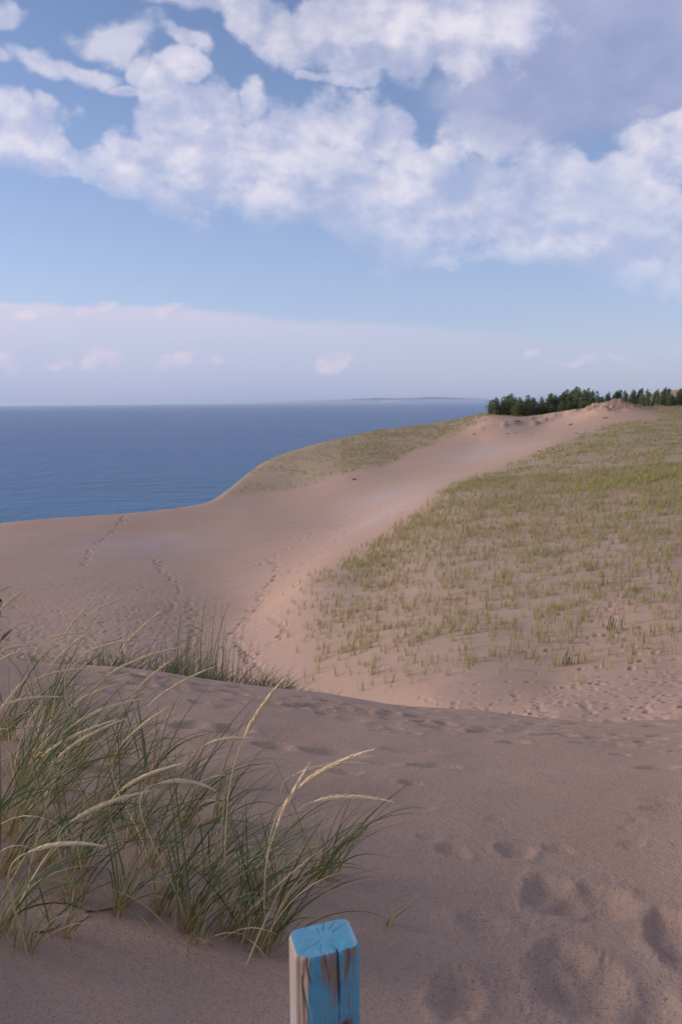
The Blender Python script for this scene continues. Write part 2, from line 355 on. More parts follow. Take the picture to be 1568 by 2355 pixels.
def build_land():
    d1 = np.arange(-0.50, 0.5001, 0.0014)
    left = -np.r_[np.linspace(0.505, 0.8, 24), np.linspace(0.82, math.pi, 52)][::-1]
    right = np.r_[np.linspace(0.505, 0.8, 24), np.linspace(0.82, math.pi, 52)[:-1]]
    A = np.r_[left, d1, right]
    lr = [np.linspace(math.log(0.2), math.log(1.2), 14)[:-1], np.arange(math.log(1.2), math.log(10.5), 0.006), np.arange(math.log(10.5), math.log(20), 0.025),
          np.arange(math.log(20), math.log(110), 0.004), np.arange(math.log(110), math.log(260), 0.0055), np.linspace(math.log(261), math.log(1600), 60)]
    R = np.exp(np.concatenate(lr))
    nr, na = len(R), len(A)
    AA, RR = np.meshgrid(A, R)
    Z = terrain(AA.ravel(), RR.ravel()).reshape(nr, na)
    X, Y = np.sin(AA) * RR, np.cos(AA) * RR
    G = grass_mask(AA.ravel(), RR.ravel()).reshape(nr, na)
    TR = np.zeros_like(Z)
    LR = np.log(R)
    def dent(cx, cy, a, b, rot, depth, rim=0.28):
        rc = math.hypot(cx, cy); ac = math.atan2(cx, cy); m = 2.0 * max(a, b)
        i0, i1 = np.searchsorted(LR, math.log(max(rc - m, .3))), np.searchsorted(LR, math.log(rc + m))
        j0, j1 = np.searchsorted(A, ac - m / rc), np.searchsorted(A, ac + m / rc)
        if i1 <= i0 or j1 <= j0: return
        dx = X[i0:i1, j0:j1] - cx; dy = Y[i0:i1, j0:j1] - cy
        c, s = math.cos(rot), math.sin(rot)
        p, q = (c * dx + s * dy) / a, (-s * dx + c * dy) / b
        ang = np.arctan2(q, p); k = random.random() * 6.28
        d = np.sqrt(p * p + q * q) * (1 + 0.10 * np.sin(2 * ang + k) + 0.07 * np.sin(3 * ang + 2 * k) + 0.04 * np.sin(7 * ang))
        Z[i0:i1, j0:j1] += -depth * np.exp(-np.abs(d) ** 2.6) + depth * rim * np.exp(-((d - 1.35) / 0.33) ** 2)
        TR[i0:i1, j0:j1] = np.maximum(TR[i0:i1, j0:j1], np.exp(-(d / 1.1) ** 2))
    def dent_px(px, py, hw, hh, depth, rim=0.28, rot=0.0):
        x, y, z, r = ground(px, py)
        dist = math.sqrt(r * r + (z - CZ) ** 2); a, s = ray1(px, py); el = abs(math.atan(s))
        depthax = r * math.cos(a) * math.cos(PITCH) - (z - CZ) * math.sin(PITCH)
        k = depthax / FPX
        hw *= .92; hh *= .92; depth *= .58
        dent(x, y, hw * k, min(hh * k / math.sin(el), hw * k * 2.2), rot, depth, rim)
    for q in ((1268,2062,62,44,.050), (1365,2082,82,42,.060), (1108,2122,52,28,.030), (1048,2285,55,50,.045), (1290,2198,62,32,.045), (1345,2275,90,58,.060),
              (1262,2240,55,34,.030), (1548,2145,58,46,.050), (1500,2325,60,46,.040), (1590,2200,60,46,.04),
              (1042,1957,36,17,.022), (1186,1956,44,18,.028), (1286,1953,34,11,.016), (985,1926,24,10,.012), (1452,1942,28,10,.014), (1440,1905,20,7,.012),
              (1462,1886,20,6,.012), (1140,1885,24,7,.012), (968,1857,34,9,.014), (1535,1856,55,16,.024), (1515,1838,42,8,.016), (945,1801,27,8,.030),
              (1003,1761,56,10,.036), (765,1732,76,14,.050), (882,1755,46,7,.022), (795,1776,40,9,.025), (632,1718,48,14,.05), (525,1678,52,15,.05),
              (440,1668,46,13,.05), (945,1727,60,12,.025), (1512,1766,50,9,.035), (1427,1736,22,6,.03), (1345,1709,40,6,.028), (1290,1689,30,6,.045),
              (1232,1666,24,5,.04), (1265,1650,20,5,.04), (1420,1690,22,5,.03), (1530,1690,40,7,.03), (1500,1714,28,5,.025), (1110,1682,44,6,.030),
              (1015,1665,36,6,.028), (905,1674,24,4,.025), (865,1672,22,4,.02), (1180,1703,30,5,.02)):
        dent_px(*q)
    rs = np.random.default_rng(6)
    for (px, py, w_, h_, n_) in ((1320,2070,150,60,70), (1300,2240,130,80,80), (1110,2122,70,40,25), (1050,2290,70,55,30), (1186,1957,55,24,16), (1548,2150,70,60,30)):
        for _ in range(n_):                                  # crumbs and slumps round the near prints
            q = rs.uniform(0, 6.28); f = rs.normal(.85, .28); s_ = rs.uniform(2.5, 8)
            dent_px(px + w_ * f * math.cos(q), py + h_ * f * math.sin(q), s_ * 1.3, s_, rs.choice([-1, 1]) * rs.uniform(.002, .007), .2, rs.uniform(0, 3))
    rs = np.random.default_rng(5)
    cx_ = np.array([0, 300, 740, 1100, 1568]); cy_ = np.array([1515, 1535, 1597, 1640, 1662])
    for _ in range(150):                                     # trampled crest
        px = rs.uniform(250, 1568); yc = np.interp(px, cx_, cy_); py = yc + 5 + abs(rs.normal(0, 30))
        if py > yc + 78: continue
        hw = rs.uniform(18, 42); dent_px(px, py, hw, hw * rs.uniform(.17, .26), rs.uniform(.015, .042), 0.25)
    for _ in range(1100):                                    # hollow between the dunes
        px = rs.uniform(700, 1750); a = ray1(px, 1600)[0]; r = np.clip(rs.normal(25.5 + (2 if px > 1300 else 0), 4.2), 18, 40)
        dent(math.sin(a) * r, math.cos(a) * r, rs.uniform(.07, .20), rs.uniform(.06, .16), rs.uniform(0, 3.1), rs.uniform(.008, .055), 0.3)
    for _ in range(60):                                      # steps up the grassy slope
        t = rs.random(); px = 1290 + 230 * t + rs.normal(0, 55); a = ray1(px, 1500)[0]; r = rs.uniform(32, 48)
        dent(math.sin(a) * r, math.cos(a) * r, rs.uniform(.14, .22), .13, rs.uniform(0, 3.1), rs.uniform(.06, .10), 0.35)
    for _ in range(2600):                                    # the bowl, much walked over
        px = rs.uniform(-120, 600); r = 52 + 52 * rs.beta(1.3, 2.2)
        if rs.random() < sstep(250, 620, px) * 0.75: continue
        a = ray1(px, 1450)[0]
        dent(math.sin(a) * r, math.cos(a) * r, rs.uniform(.14, .26), rs.uniform(.14, .24), 0, rs.uniform(.03, .07), 0.3)
    def trail(pts, n, sd, dep=(.035, .07)):
        pts = np.array(pts, float); t = np.linspace(0, len(pts) - 1, n)
        for q in t:
            px = np.interp(q, range(len(pts)), pts[:, 0]) + rs.normal(0, sd); py = np.interp(q, range(len(pts)), pts[:, 1]) + rs.normal(0, sd * .6)
            x, y, z, r = ground(px, py, rmin=15)
            s = 0.17 + 0.0012 * r
            dent(x, y, s, s, 0, rs.uniform(*dep) + 0.0005 * r, 0.25)
    trail([(600,1540), (560,1500), (540,1450), (590,1400), (620,1345), (690,1300), (760,1255), (830,1205), (930,1160)], 130, 7, (.06, .11))
    trail([(520,1470), (570,1420), (610,1370), (640,1310), (628,1290)], 60, 5, (.06, .10))
    trail([(560,1535), (640,1470), (660,1440), (620,1420)], 34, 5)
    trail([(380,1420), (420,1360), (370,1310), (360,1290)], 40, 5)
    trail([(190,1300), (220,1260), (280,1200), (285,1190)], 40, 4)
    trail([(430,1480), (450,1440), (430,1380)], 40, 8)
    trail([(600,1300), (700,1240), (850,1180), (960,1150)], 50, 6, (.04, .08))
    Z += CZ
    DP = np.zeros_like(Z); SP = np.zeros_like(Z)
    for (px, py, r_, w, h) in ((1100, 1047, 172, 7, 16), (885, 1138, 138, 7, 10), (330, 1262, 122, 11, 9), (880, 1225, 108, 5, 9)):
        a = ray1(px, py)[0]; DP = np.maximum(DP, np.exp(-((X - math.sin(a) * r_) / w) ** 2 - ((Y - math.cos(a) * r_) / h) ** 2))
    ddx, ddy = X - SCX, Y - SCY
    hm = np.exp(-np.abs(ddx / 7.0) ** 3.0) * np.exp(-(ddy / 8) ** 2)
    st = fbm((ddx * .9 + ddy * .25).ravel(), (ddy * .15).ravel(), 4, 91).reshape(Z.shape)
    SP = sstep(.25, .8, hm) * sstep(-.02, .16, st + .10 * ddx / 7.0)
    V = np.c_[X.ravel(), Y.ravel(), Z.ravel()]
    idx = np.arange(nr * na).reshape(nr, na)
    nx = np.roll(idx, -1, axis=1)
    F = np.stack([idx[:-1], nx[:-1], nx[1:], idx[1:]], -1).reshape(-1, 4)
    V = np.r_[V, [[0, 0, float(Z[0].mean())]]]
    me = mesh_np('sand_dunes', V, F, sand_mat(), {'grass': np.r_[G.ravel(), 0], 'trod': np.r_[TR.ravel(), 0], 'damp': np.r_[DP.ravel(), 0], 'scarp': np.r_[SP.ravel(), 0]})
    o = obj('sand_dunes', me); tag(o, kind='structure', label='pink sand dunes sloping down to the lake')
    me2 = mesh_np('sand_cap', np.r_[V[:na], V[-1:]], np.stack([np.full(na, na), nx[0], idx[0]], -1), sand_mat(), {'grass': np.zeros(na + 1), 'trod': np.zeros(na + 1)})
    tag(obj('sand_underfoot', me2), kind='structure')

_sm = []
def sand_mat():
    if _sm: return _sm[0]
    m, nt, b = new_mat('sand'); _sm.append(m)
    tc = N(nt, 'ShaderNodeTexCoord'); P = tc.outputs['Object']
    big = noise(nt, P, 0.035, 3, 0.5); mid = noise(nt, P, 0.5, 4, 0.6); fine = noise(nt, P, 22.0, 3, 0.6); grain = noise(nt, P, 330.0, 2, 0.7)
    c = mixc(nt, maprange(nt, big, 0.35, 0.65), (0.565, 0.37, 0.262), (0.545, 0.378, 0.285))
    c = mixc(nt, maprange(nt, mid, 0.35, 0.7), c, (0.56, 0.352, 0.24))
    c = mixc(nt, math_n(nt, 'MULTIPLY', maprange(nt, fine, 0.5, 0.75), 0.25), c, (0.33, 0.23, 0.21))
    ms = N(nt, 'ShaderNodeMapping'); L(nt, P, ms.inputs[0]); ms.inputs[2].default_value = (0, 0, math.radians(-28)); ms.inputs[3].default_value = (.10, .75, .3)
    c = mixc(nt, maprange(nt, noise(nt, ms.outputs[0], 1.0, 6, .7, .5), .5, .72, 0, .32), c, (0.38, 0.25, 0.19))
    # dark heavy-mineral grains, gathered in patches and in trodden hollows
    patch = math_n(nt, 'ADD', maprange(nt, noise(nt, P, 1.1, 3, 0.5), 0.45, 0.7), math_n(nt, 'MULTIPLY', attr(nt, 'trod'), 0.7), clamp=True)
    spk = maprange(nt, noise(nt, P, 75.0, 3, 0.75), 0.56, 0.68)
    c = mixc(nt, math_n(nt, 'MULTIPLY', math_n(nt, 'MULTIPLY', spk, patch), 0.75), c, (0.13, 0.075, 0.06))
    c = mixc(nt, maprange(nt, grain, 0.35, 0.7, 0.0, 0.4), c, (0.27, 0.18, 0.15))
    # plant litter and close turf among the marram
    g = attr(nt, 'grass')
    gn = maprange(nt, noise(nt, P, 1.6, 4, 0.7), 0.40, 0.68)
    gw = noise(nt, P, 0.08, 3, 0.6)
    turf = mixc(nt, maprange(nt, gw, 0.4, 0.6), (0.40, 0.31, 0.17), (0.35, 0.31, 0.145))
    geo = N(nt, 'ShaderNodeNewGeometry'); ln = N(nt, 'ShaderNodeVectorMath', operation='LENGTH'); L(nt, geo.outputs['Position'], ln.inputs[0])
    yy = N(nt, 'ShaderNodeSeparateXYZ'); L(nt, geo.outputs['Position'], yy.inputs[0])
    farw = maprange(nt, yy.outputs[1], 60, 150, 0.12, 0.85)
    c = mixc(nt, math_n(nt, 'MULTIPLY', math_n(nt, 'MULTIPLY', g, farw), maprange(nt, gn, 0, 1, 0.5, 1.0)), c, turf)
    c = mixc(nt, math_n(nt, 'MULTIPLY', attr(nt, 'damp'), maprange(nt, mid, .3, .6, .2, .5)), c, (0.49, 0.42, 0.41))
    c = mixc(nt, math_n(nt, 'MULTIPLY', attr(nt, 'scarp'), .7), c, (0.21, 0.13, 0.095))
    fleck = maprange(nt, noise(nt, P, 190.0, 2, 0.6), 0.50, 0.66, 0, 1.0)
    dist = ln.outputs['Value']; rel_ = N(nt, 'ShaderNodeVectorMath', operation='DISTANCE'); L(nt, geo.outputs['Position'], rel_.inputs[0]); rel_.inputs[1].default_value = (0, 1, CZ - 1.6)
    fleck_shade = maprange(nt, rel_.outputs['Value'], 2.5, 10.5, .58, .34)       # foreground shade painted in: dark grain flecks strengthened towards the viewer
    fleck = math_n(nt, 'MULTIPLY', fleck, fleck_shade)
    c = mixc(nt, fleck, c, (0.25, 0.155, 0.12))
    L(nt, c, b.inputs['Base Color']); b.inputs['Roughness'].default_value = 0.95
    b.inputs['Specular IOR Level'].default_value = 0.15
    # wind ripples, then lumps and grain
    mp = N(nt, 'ShaderNodeMapping'); L(nt, P, mp.inputs[0]); mp.inputs[2].default_value = (0, 0, math.radians(14)); mp.inputs[3].default_value = (0.6, 9.0, 0.6)
    rip = noise(nt, mp.outputs[0], 1.0, 2, 0.5, 0.6)
    n1 = bump(nt, rip, 0.35, 0.012, None)
    n2 = bump(nt, noise(nt, P, 42.0, 4, 0.7), 0.9, 0.010, None, n1)
    n3 = bump(nt, noise(nt, P, 6.0, 3, 0.6), 0.35, 0.02, None, n2)
    bump(nt, grain, 0.6, 0.003, b, n3)
    return m
build_land()

# ------------------------------------------------------------------ lake and the far shore
def build_lake():
    m, nt, b = new_mat('lake_water')
    geo = N(nt, 'ShaderNodeNewGeometry'); P = geo.outputs['Position']
    sp = N(nt, 'ShaderNodeSeparateXYZ'); L(nt, P, sp.inputs[0])
    deep = maprange(nt, sp.outputs[1], 350, 1800)
    wm = N(nt, 'ShaderNodeMapping'); L(nt, P, wm.inputs[0]); wm.inputs[3].default_value = (0.3, 1, 1)
    wide = noise(nt, wm.outputs[0], 0.004, 5, 0.6)
    c = mixc(nt, deep, (0.042, 0.185, 0.32), (0.018, 0.10, 0.275))
    c = mixc(nt, maprange(nt, wide, 0.42, 0.62, 0, 0.8), c, (0.032, 0.135, 0.27))
    L(nt, c, b.inputs['Base Color']); b.inputs['Roughness'].default_value = 0.25
    b.inputs['IOR'].default_value = 1.333; b.inputs['Specular IOR Level'].default_value = 0.13
    mp = N(nt, 'ShaderNodeMapping'); L(nt, P, mp.inputs[0]); mp.inputs[3].default_value = (0.45, 1.0, 1.0)
    h1 = noise(nt, mp.outputs[0], 0.16, 5, 0.65, 0.3); h2 = noise(nt, mp.outputs[0], 0.035, 4, 0.65)
    n1 = bump(nt, h2, 1.0, 7.0, None); bump(nt, h1, 1.0, 3.2, b, n1)
    A = np.linspace(-math.pi, math.pi, 129)[:-1]; R = np.r_[20, np.geomspace(100, 95000, 40)]
    AA, RR = np.meshgrid(A, R); V = np.c_[(np.sin(AA) * RR).ravel(), (np.cos(AA) * RR).ravel(), np.zeros(AA.size)]
    idx = np.arange(AA.size).reshape(AA.shape); nx = np.roll(idx, -1, 1)
    F = np.stack([idx[:-1], idx[1:], nx[1:], nx[:-1]], -1).reshape(-1, 4)[:, ::-1]
    tag(obj('lake', mesh_np('lake', V, F, m)), kind='structure', label='blue lake reaching to the horizon')
def build_shore():
    m, nt, b = new_mat('far_woods'); g = N(nt, 'ShaderNodeNewGeometry')
    L(nt, mixc(nt, noise(nt, g.outputs['Position'], 0.002, 3), (0.05, 0.08, 0.06), (0.09, 0.11, 0.08)), b.inputs['Base Color']); b.inputs['Roughness'].default_value = 1
    ms, nt2, b2 = new_mat('far_bluff_sand'); b2.inputs['Base Color'].default_value = (0.62, 0.5, 0.42, 1); b2.inputs['Roughness'].default_value = 1
    n = 90; px = np.linspace(560, 1180, n); R = 84000.0
    prof = np.interp(px, [560, 640, 780, 860, 930, 1000, 1080, 1180], [10, 110, 270, 420, 360, 460, 310, 60]) + 14 * np.sin(px * .11) + 8 * np.sin(px * .31 + 1)
    V, F = [], []
    for i in range(n):
        a = ray1(px[i], 920)[0]
        for (rr, z) in ((R, -1.0), (R + 250, prof[i] * .75), (R + 900, prof[i]), (R + 3500, prof[i] * .8), (R + 5000, -1.0)):
            V.append((math.sin(a) * rr, math.cos(a) * rr, z))
        if i:
            for k in range(4): q = 5 * i + k; F.append((q - 5, q, q + 1, q - 4))
    tag(obj('far_shore', mesh_np('far_shore', V, F, m)), kind='structure', label='faint wooded shore on the horizon across the lake')
    V, F = [], []; n = 14
    for i, p in enumerate(np.linspace(872, 922, n)):
        a = ray1(p, 920)[0]; h = 250 * abs(math.sin(math.pi * i / (n - 1))) ** .6 + 4
        for (rr, z) in ((R - 60, -1.0), (R + 100, h)): V.append((math.sin(a) * rr, math.cos(a) * rr, z))
        if i: q = 2 * i; F.append((q - 2, q, q + 1, q - 1))
    tag(obj('far_bluff', mesh_np('far_bluff', V, F, ms)), kind='structure', label='pale sand bluff on the far shore')
build_lake(); build_shore()

def build_haze():
    m = bpy.data.materials.new('haze'); m.use_nodes = True; nt = m.node_tree; nt.nodes.clear()
    o = N(nt, 'ShaderNodeOutputMaterial'); v = N(nt, 'ShaderNodeVolumePrincipled')
    v.inputs['Color'].default_value = (0.80, 0.88, 1.0, 1); v.inputs['Density'].default_value = 2.0e-5; v.inputs['Anisotropy'].default_value = 0.2
    L(nt, v.outputs[0], o.inputs['Volume'])
    bm = bmesh.new(); bmesh.ops.create_cube(bm, size=1)
    for q in bm.verts: q.co = Vector((q.co.x * 200000, q.co.y * 200000, -8.0 if q.co.z < 0 else 220.0))
    me = bpy.data.meshes.new('haze'); bm.to_mesh(me); bm.free(); me.materials.append(m)
    tag(obj('haze', me), kind='stuff')
build_haze()

# ------------------------------------------------------------------ grass
def ramp(nt, fac, stops):
    n = N(nt, 'ShaderNodeValToRGB'); e = n.color_ramp.elements
    while len(e) > 1: e.remove(e[-1])
    e[0].position = stops[0][0]; e[0].color = (*stops[0][1], 1)
    for p, c in stops[1:]: q = e.new(p); q.color = (*c, 1)
    L(nt, fac, n.inputs[0]); return n.outputs[0]
def blade_mat(name, stops, alt, dry, dryfrac, trans=0.3):
    m = bpy.data.materials.new(name); m.use_nodes = True; nt = m.node_tree; b = nt.nodes['Principled BSDF']; out = nt.nodes['Material Output']
    t = attr(nt, 't'); rn = attr(nt, 'rnd')
    c = ramp(nt, t, stops)
    c = mixc(nt, maprange(nt, rn, 0, 0.6, 0, 0.85), c, mixc(nt, maprange(nt, t, 0.1, 0.35), c, alt))
    c = mixc(nt, maprange(nt, rn, 1 - dryfrac, 1 - dryfrac + 0.03), c, dry)
    L(nt, c, b.inputs['Base Color']); b.inputs['Roughness'].default_value = 0.7; b.inputs['Specular IOR Level'].default_value = 0.1
    tr = N(nt, 'ShaderNodeBsdfTranslucent'); L(nt, c, tr.inputs[0]); mx = N(nt, 'ShaderNodeMixShader'); mx.inputs[0].default_value = trans
    L(nt, b.outputs[0], mx.inputs[1]); L(nt, tr.outputs[0], mx.inputs[2]); L(nt, mx.outputs[0], out.inputs[0])
    return m
M_FORE = blade_mat('marram_blade', [(0, (0.40, 0.29, 0.13)), (0.14, (0.42, 0.33, 0.13)), (0.30, (0.15, 0.165, 0.055)), (0.46, (0.060, 0.100, 0.038)), (0.85, (0.078, 0.122, 0.047)), (1, (0.22, 0.20, 0.10))],
                   (0.18, 0.20, 0.09), (0.46, 0.35, 0.18), 0.13)
M_HILL = blade_mat('hill_blade', [(0, (0.44, 0.36, 0.17)), (0.25, (0.35, 0.32, 0.135)), (1, (0.325, 0.30, 0.13))], (0.46, 0.40, 0.18), (0.38, 0.31, 0.17), 0.16, 0.35)
M_LIME = blade_mat('lime_blade', [(0, (0.40, 0.34, 0.15)), (0.25, (0.40, 0.38, 0.13)), (1, (0.42, 0.40, 0.15))], (0.46, 0.42, 0.17), (0.40, 0.35, 0.17), 0.12, 0.35)
M_TAN = blade_mat('tan_blade', [(0, (0.44, 0.35, 0.19)), (1, (0.37, 0.32, 0.16))], (0.33, 0.31, 0.15), (0.42, 0.34, 0.2), 0.2, 0.35)
M_CREST = blade_mat('crest_blade', [(0, (0.25, 0.23, 0.11)), (0.3, (0.15, 0.18, 0.085)), (0.8, (0.15, 0.175, 0.085)), (1, (0.25, 0.21, 0.12))], (0.14, 0.17, 0.08), (0.30, 0.23, 0.13), 0.15)

def blade_set(base, L_, th0, bend, phi, w, S, rs, pw=1.5, rnd=None):
    """ribbons: base (n,3); length, first tilt, extra bend, heading, width (n,)"""
    n = len(base); t = np.linspace(0, 1, S + 1)
    th = th0[:, None] + bend[:, None] * t[None] ** pw
    ph = phi[:, None] + (rs.normal(0, 0.12, n))[:, None] * t[None]
    d = np.stack([np.sin(th) * np.cos(ph), np.sin(th) * np.sin(ph), np.cos(th)], -1)
    step = (L_ / S)[:, None, None] * d
    C = np.concatenate([np.zeros((n, 1, 3)), np.cumsum(0.5 * (step[:, :-1] + step[:, 1:]), 1)], 1) + base[:, None]
    tw = rs.uniform(0, math.pi, n)
    side0 = np.stack([-np.sin(phi), np.cos(phi), np.zeros(n)], -1)
    T = d; Bn = np.cross(T, side0[:, None, :]); 
    side = side0[:, None] * np.cos(tw)[:, None, None] + Bn * np.sin(tw)[:, None, None]
    prof = np.clip(np.minimum(1.0, 0.75 + t * 1.2) * (1 - t ** 2.2) ** 0.8, 0.05, 1)
    off = side * (w[:, None] * prof[None] * 0.5)[..., None]
    V = np.stack([C - off, C + off], 2).reshape(-1, 3)
    k = np.arange(n * (S + 1) * 2).reshape(n, S + 1, 2)
    F = np.stack([k[:, :-1, 0], k[:, :-1, 1], k[:, 1:, 1], k[:, 1:, 0]], -1).reshape(-1, 4)
    r = rs.random(n) if rnd is None else rnd
    return V, F, np.repeat(np.tile(t, (n, 1)), 2, 1).ravel(), np.repeat(r, (S + 1) * 2)

def tube(pts, rad, sides=5):
    pts = np.asarray(pts, float); n = len(pts); T = np.gradient(pts, axis=0); T /= np.linalg.norm(T, axis=1)[:, None] + 1e-9
    ref = np.array([0.3, 0.9, 0.2]); V = []
    for i in range(n):
        a = np.cross(T[i], ref); a /= np.linalg.norm(a) + 1e-9; b = np.cross(T[i], a)
        for k in range(sides):
            q = 2 * math.pi * k / sides; V.append(pts[i] + rad[i] * (math.cos(q) * a + math.sin(q) * b))
    F = [(i * sides + k, i * sides + (k + 1) % sides, (i + 1) * sides + (k + 1) % sides, (i + 1) * sides + k) for i in range(n - 1) for k in range(sides)]
    return np.array(V), np.array(F)

def tuft_blades(n, h, rs, spread, wind=0.35, w=(0.0035, 0.006), S=8):
    """blades leaning with a wind that blows to the right"""
    base = np.c_[rs.normal(0, spread, n), rs.normal(0, spread, n), np.full(n, -0.015)]
    phi = rs.normal(rs.uniform(-.35, .35), 0.5, n) + rs.choice([0, 0, 0, 0, 0, 0, 0.9, -0.9, 2.4], n)
    with_w = np.cos(phi)
    th0 = np.abs(rs.normal(0.22, 0.14, n)) + 0.30 * np.maximum(with_w, 0)
    bend = np.clip(rs.normal(0.60 + wind * with_w, 0.34, n), 0.1, 1.5)
    Ln = h * rs.uniform(0.5, 1.2, n)
    return blade_set(base, Ln, th0, bend, phi, rs.uniform(*w, n), S, rs)

m_st, nt, b = new_mat('straw_stalk'); tcx = N(nt, 'ShaderNodeTexCoord')
L(nt, mixc(nt, noise(nt, tcx.outputs['Object'], 14, 2), (0.46, 0.36, 0.16), (0.56, 0.44, 0.22)), b.inputs['Base Color']); b.inputs['Roughness'].default_value = 0.6
m_hd, nt, b = new_mat('seed_husk'); tcx = N(nt, 'ShaderNodeTexCoord')
hc = mixc(nt, noise(nt, tcx.outputs['Object'], 160, 2), (0.74, 0.56, 0.32), (0.90, 0.74, 0.50))
L(nt, hc, b.inputs['Base Color']); b.inputs['Roughness'].default_value = 0.7
m_hb, nt, b = new_mat('brown_husk'); b.inputs['Base Color'].default_value = (0.33, 0.21, 0.10, 1); b.inputs['Roughness'].default_value = 0.7

def bez(p, n):
    t = np.linspace(0, 1, n)[:, None]; p = [np.asarray(q, float) for q in p]
    return (1 - t) ** 3 * p[0] + 3 * (1 - t) ** 2 * t * p[1] + 3 * (1 - t) * t * t * p[2] + t ** 3 * p[3]
def head_mesh(path, rmax, rs):
    """a spike of overlapping husks round a core"""
    n = len(path); t = np.linspace(0, 1, n); rad = rmax * np.clip(np.minimum(t / 0.16, 1) ** 0.7 * (1 - t ** 2.4) ** 0.75, 0.09, 1)
    V, F = tube(path, rad * 0.72, 6); V = list(V); F = list(map(tuple, F))
    T = np.gradient(path, axis=0); T /= np.linalg.norm(T, axis=1)[:, None] + 1e-9
    cnt = 150
    for i in range(cnt):
        u = (i + 0.5) / cnt * 0.97; k = u * (n - 1); j = int(k); f = k - j
        c = path[j] * (1 - f) + path[min(j + 1, n - 1)] * f; tt = T[j]; R = np.interp(u, t, rad)
        a = np.cross(tt, (0.3, 0.9, 0.2)); a /= np.linalg.norm(a); bb = np.cross(tt, a)
        q = i * 2.399 + rs.normal(0, .25); o = math.cos(q) * a + math.sin(q) * bb; s = np.cross(tt, o)
        ln = rs.uniform(0.015, 0.028) * (0.6 + 0.5 * R / rmax); wd = 0.0022
        p0 = c + o * R * 0.45 - tt * ln * .2; pm = c + o * R * 1.02 + tt * ln * .35; p1 = c + o * R * rs.uniform(0.95, 1.5) + tt * ln
        v = len(V); V += [p0, pm + s * wd, p1, pm - s * wd]; F.append((v, v + 1, v + 2, v + 3))
    return np.array(V), np.array(F)

FORE = []
def fore_tuft(px, py, n, h, label, heads=(), spread=0.035, seed=0, group=None, wind=0.35):
    rs = np.random.default_rng(100 + seed)
    x, y, z, r = ground(px, py, 14)
    if px < -5 or px > 1600: pass
    root = empty('marram_tuft', (x, y, z)); tag(root, label, 'grass tuft', group or 'marram tufts on the near dune', 'thing')
    V, F, t, rn = tuft_blades(n, h, rs, spread * .6, wind)
    tag(obj('green_blades', mesh_np('green_blades', V, F, M_FORE, {'t': t, 'rnd': rn}), root), kind='stuff')
    kd = max(2, n // 7)
    base = np.c_[rs.normal(0, spread, kd), rs.normal(0, spread, kd), np.full(kd, -0.01)]
    V, F, t, rn = blade_set(base, h * rs.uniform(.5, .95, kd), np.abs(rs.normal(.45, .25, kd)), rs.uniform(.5, 1.5, kd), rs.normal(0, 1.0, kd), rs.uniform(.0025, .0045, kd), 8, rs)
    tag(obj('dead_blades', mesh_np('dead_blades', V, F, m_st, {'t': t, 'rnd': rn}), root), kind='stuff')
    k = max(5, n // 6)                                  # old straw sheaths round the foot
    base = np.c_[rs.normal(0, spread, k), rs.normal(0, spread, k), np.full(k, -0.015)]
    V, F, t, rn = blade_set(base, rs.uniform(0.12, 0.36, k) * min(1, h / .55), np.abs(rs.normal(0.25, .2, k)), rs.uniform(0, .6, k), rs.normal(0, 1.2, k), rs.uniform(.004, .007, k), 5, rs)
    tag(obj('dry_sheaths', mesh_np('dry_sheaths', V, F, m_st, {'t': t, 'rnd': rn}), root), kind='stuff')
    for (ax, ay, bx, by, dr, sag) in heads:
        B = np.array([x, y, z]) + np.array([rs.normal(0, spread * .7), rs.normal(0, spread * .7), -0.01])
        r1 = r + dr * .5 - .16; H0 = at(ax, ay, r1); H1 = at(bx, by, r1 + rs.uniform(-.06, .06))
        ln = np.linalg.norm(H1 - H0); dv = (H1 - H0) / ln
        up_ = np.array([0, 0, 1.0])
        c1 = B + (H0 - B) * 0.35 + up_ * np.linalg.norm(H0 - B) * 0.10
        hd0 = dv + up_ * (0.35 if sag >= 0 else 0.0); hd0 /= np.linalg.norm(hd0)
        c2 = H0 - hd0 * np.linalg.norm(H0 - B) * 0.33
        sp = bez((B, c1, c2, H0), 14) - np.array([x, y, z])
        V, F = tube(sp, np.linspace(0.0024, 0.0016, 14), 5)
        st = obj('seed_stalk', mesh_np('seed_stalk', V, F, m_st), root)
        hp = bez((H0, H0 + hd0 * ln * .35, H1 - dv * ln * .3 + up_ * ln * sag, H1), 22) - np.array([x, y, z])
        V, F = head_mesh(hp, 0.0055 + 0.0016 * rs.random(), rs)
        obj('seed_head', mesh_np('seed_head', V, F, m_hb if ay < 1480 and ax < 5 and by > 1440 else m_hd, smooth=False), st)
    FORE.append(root); return root

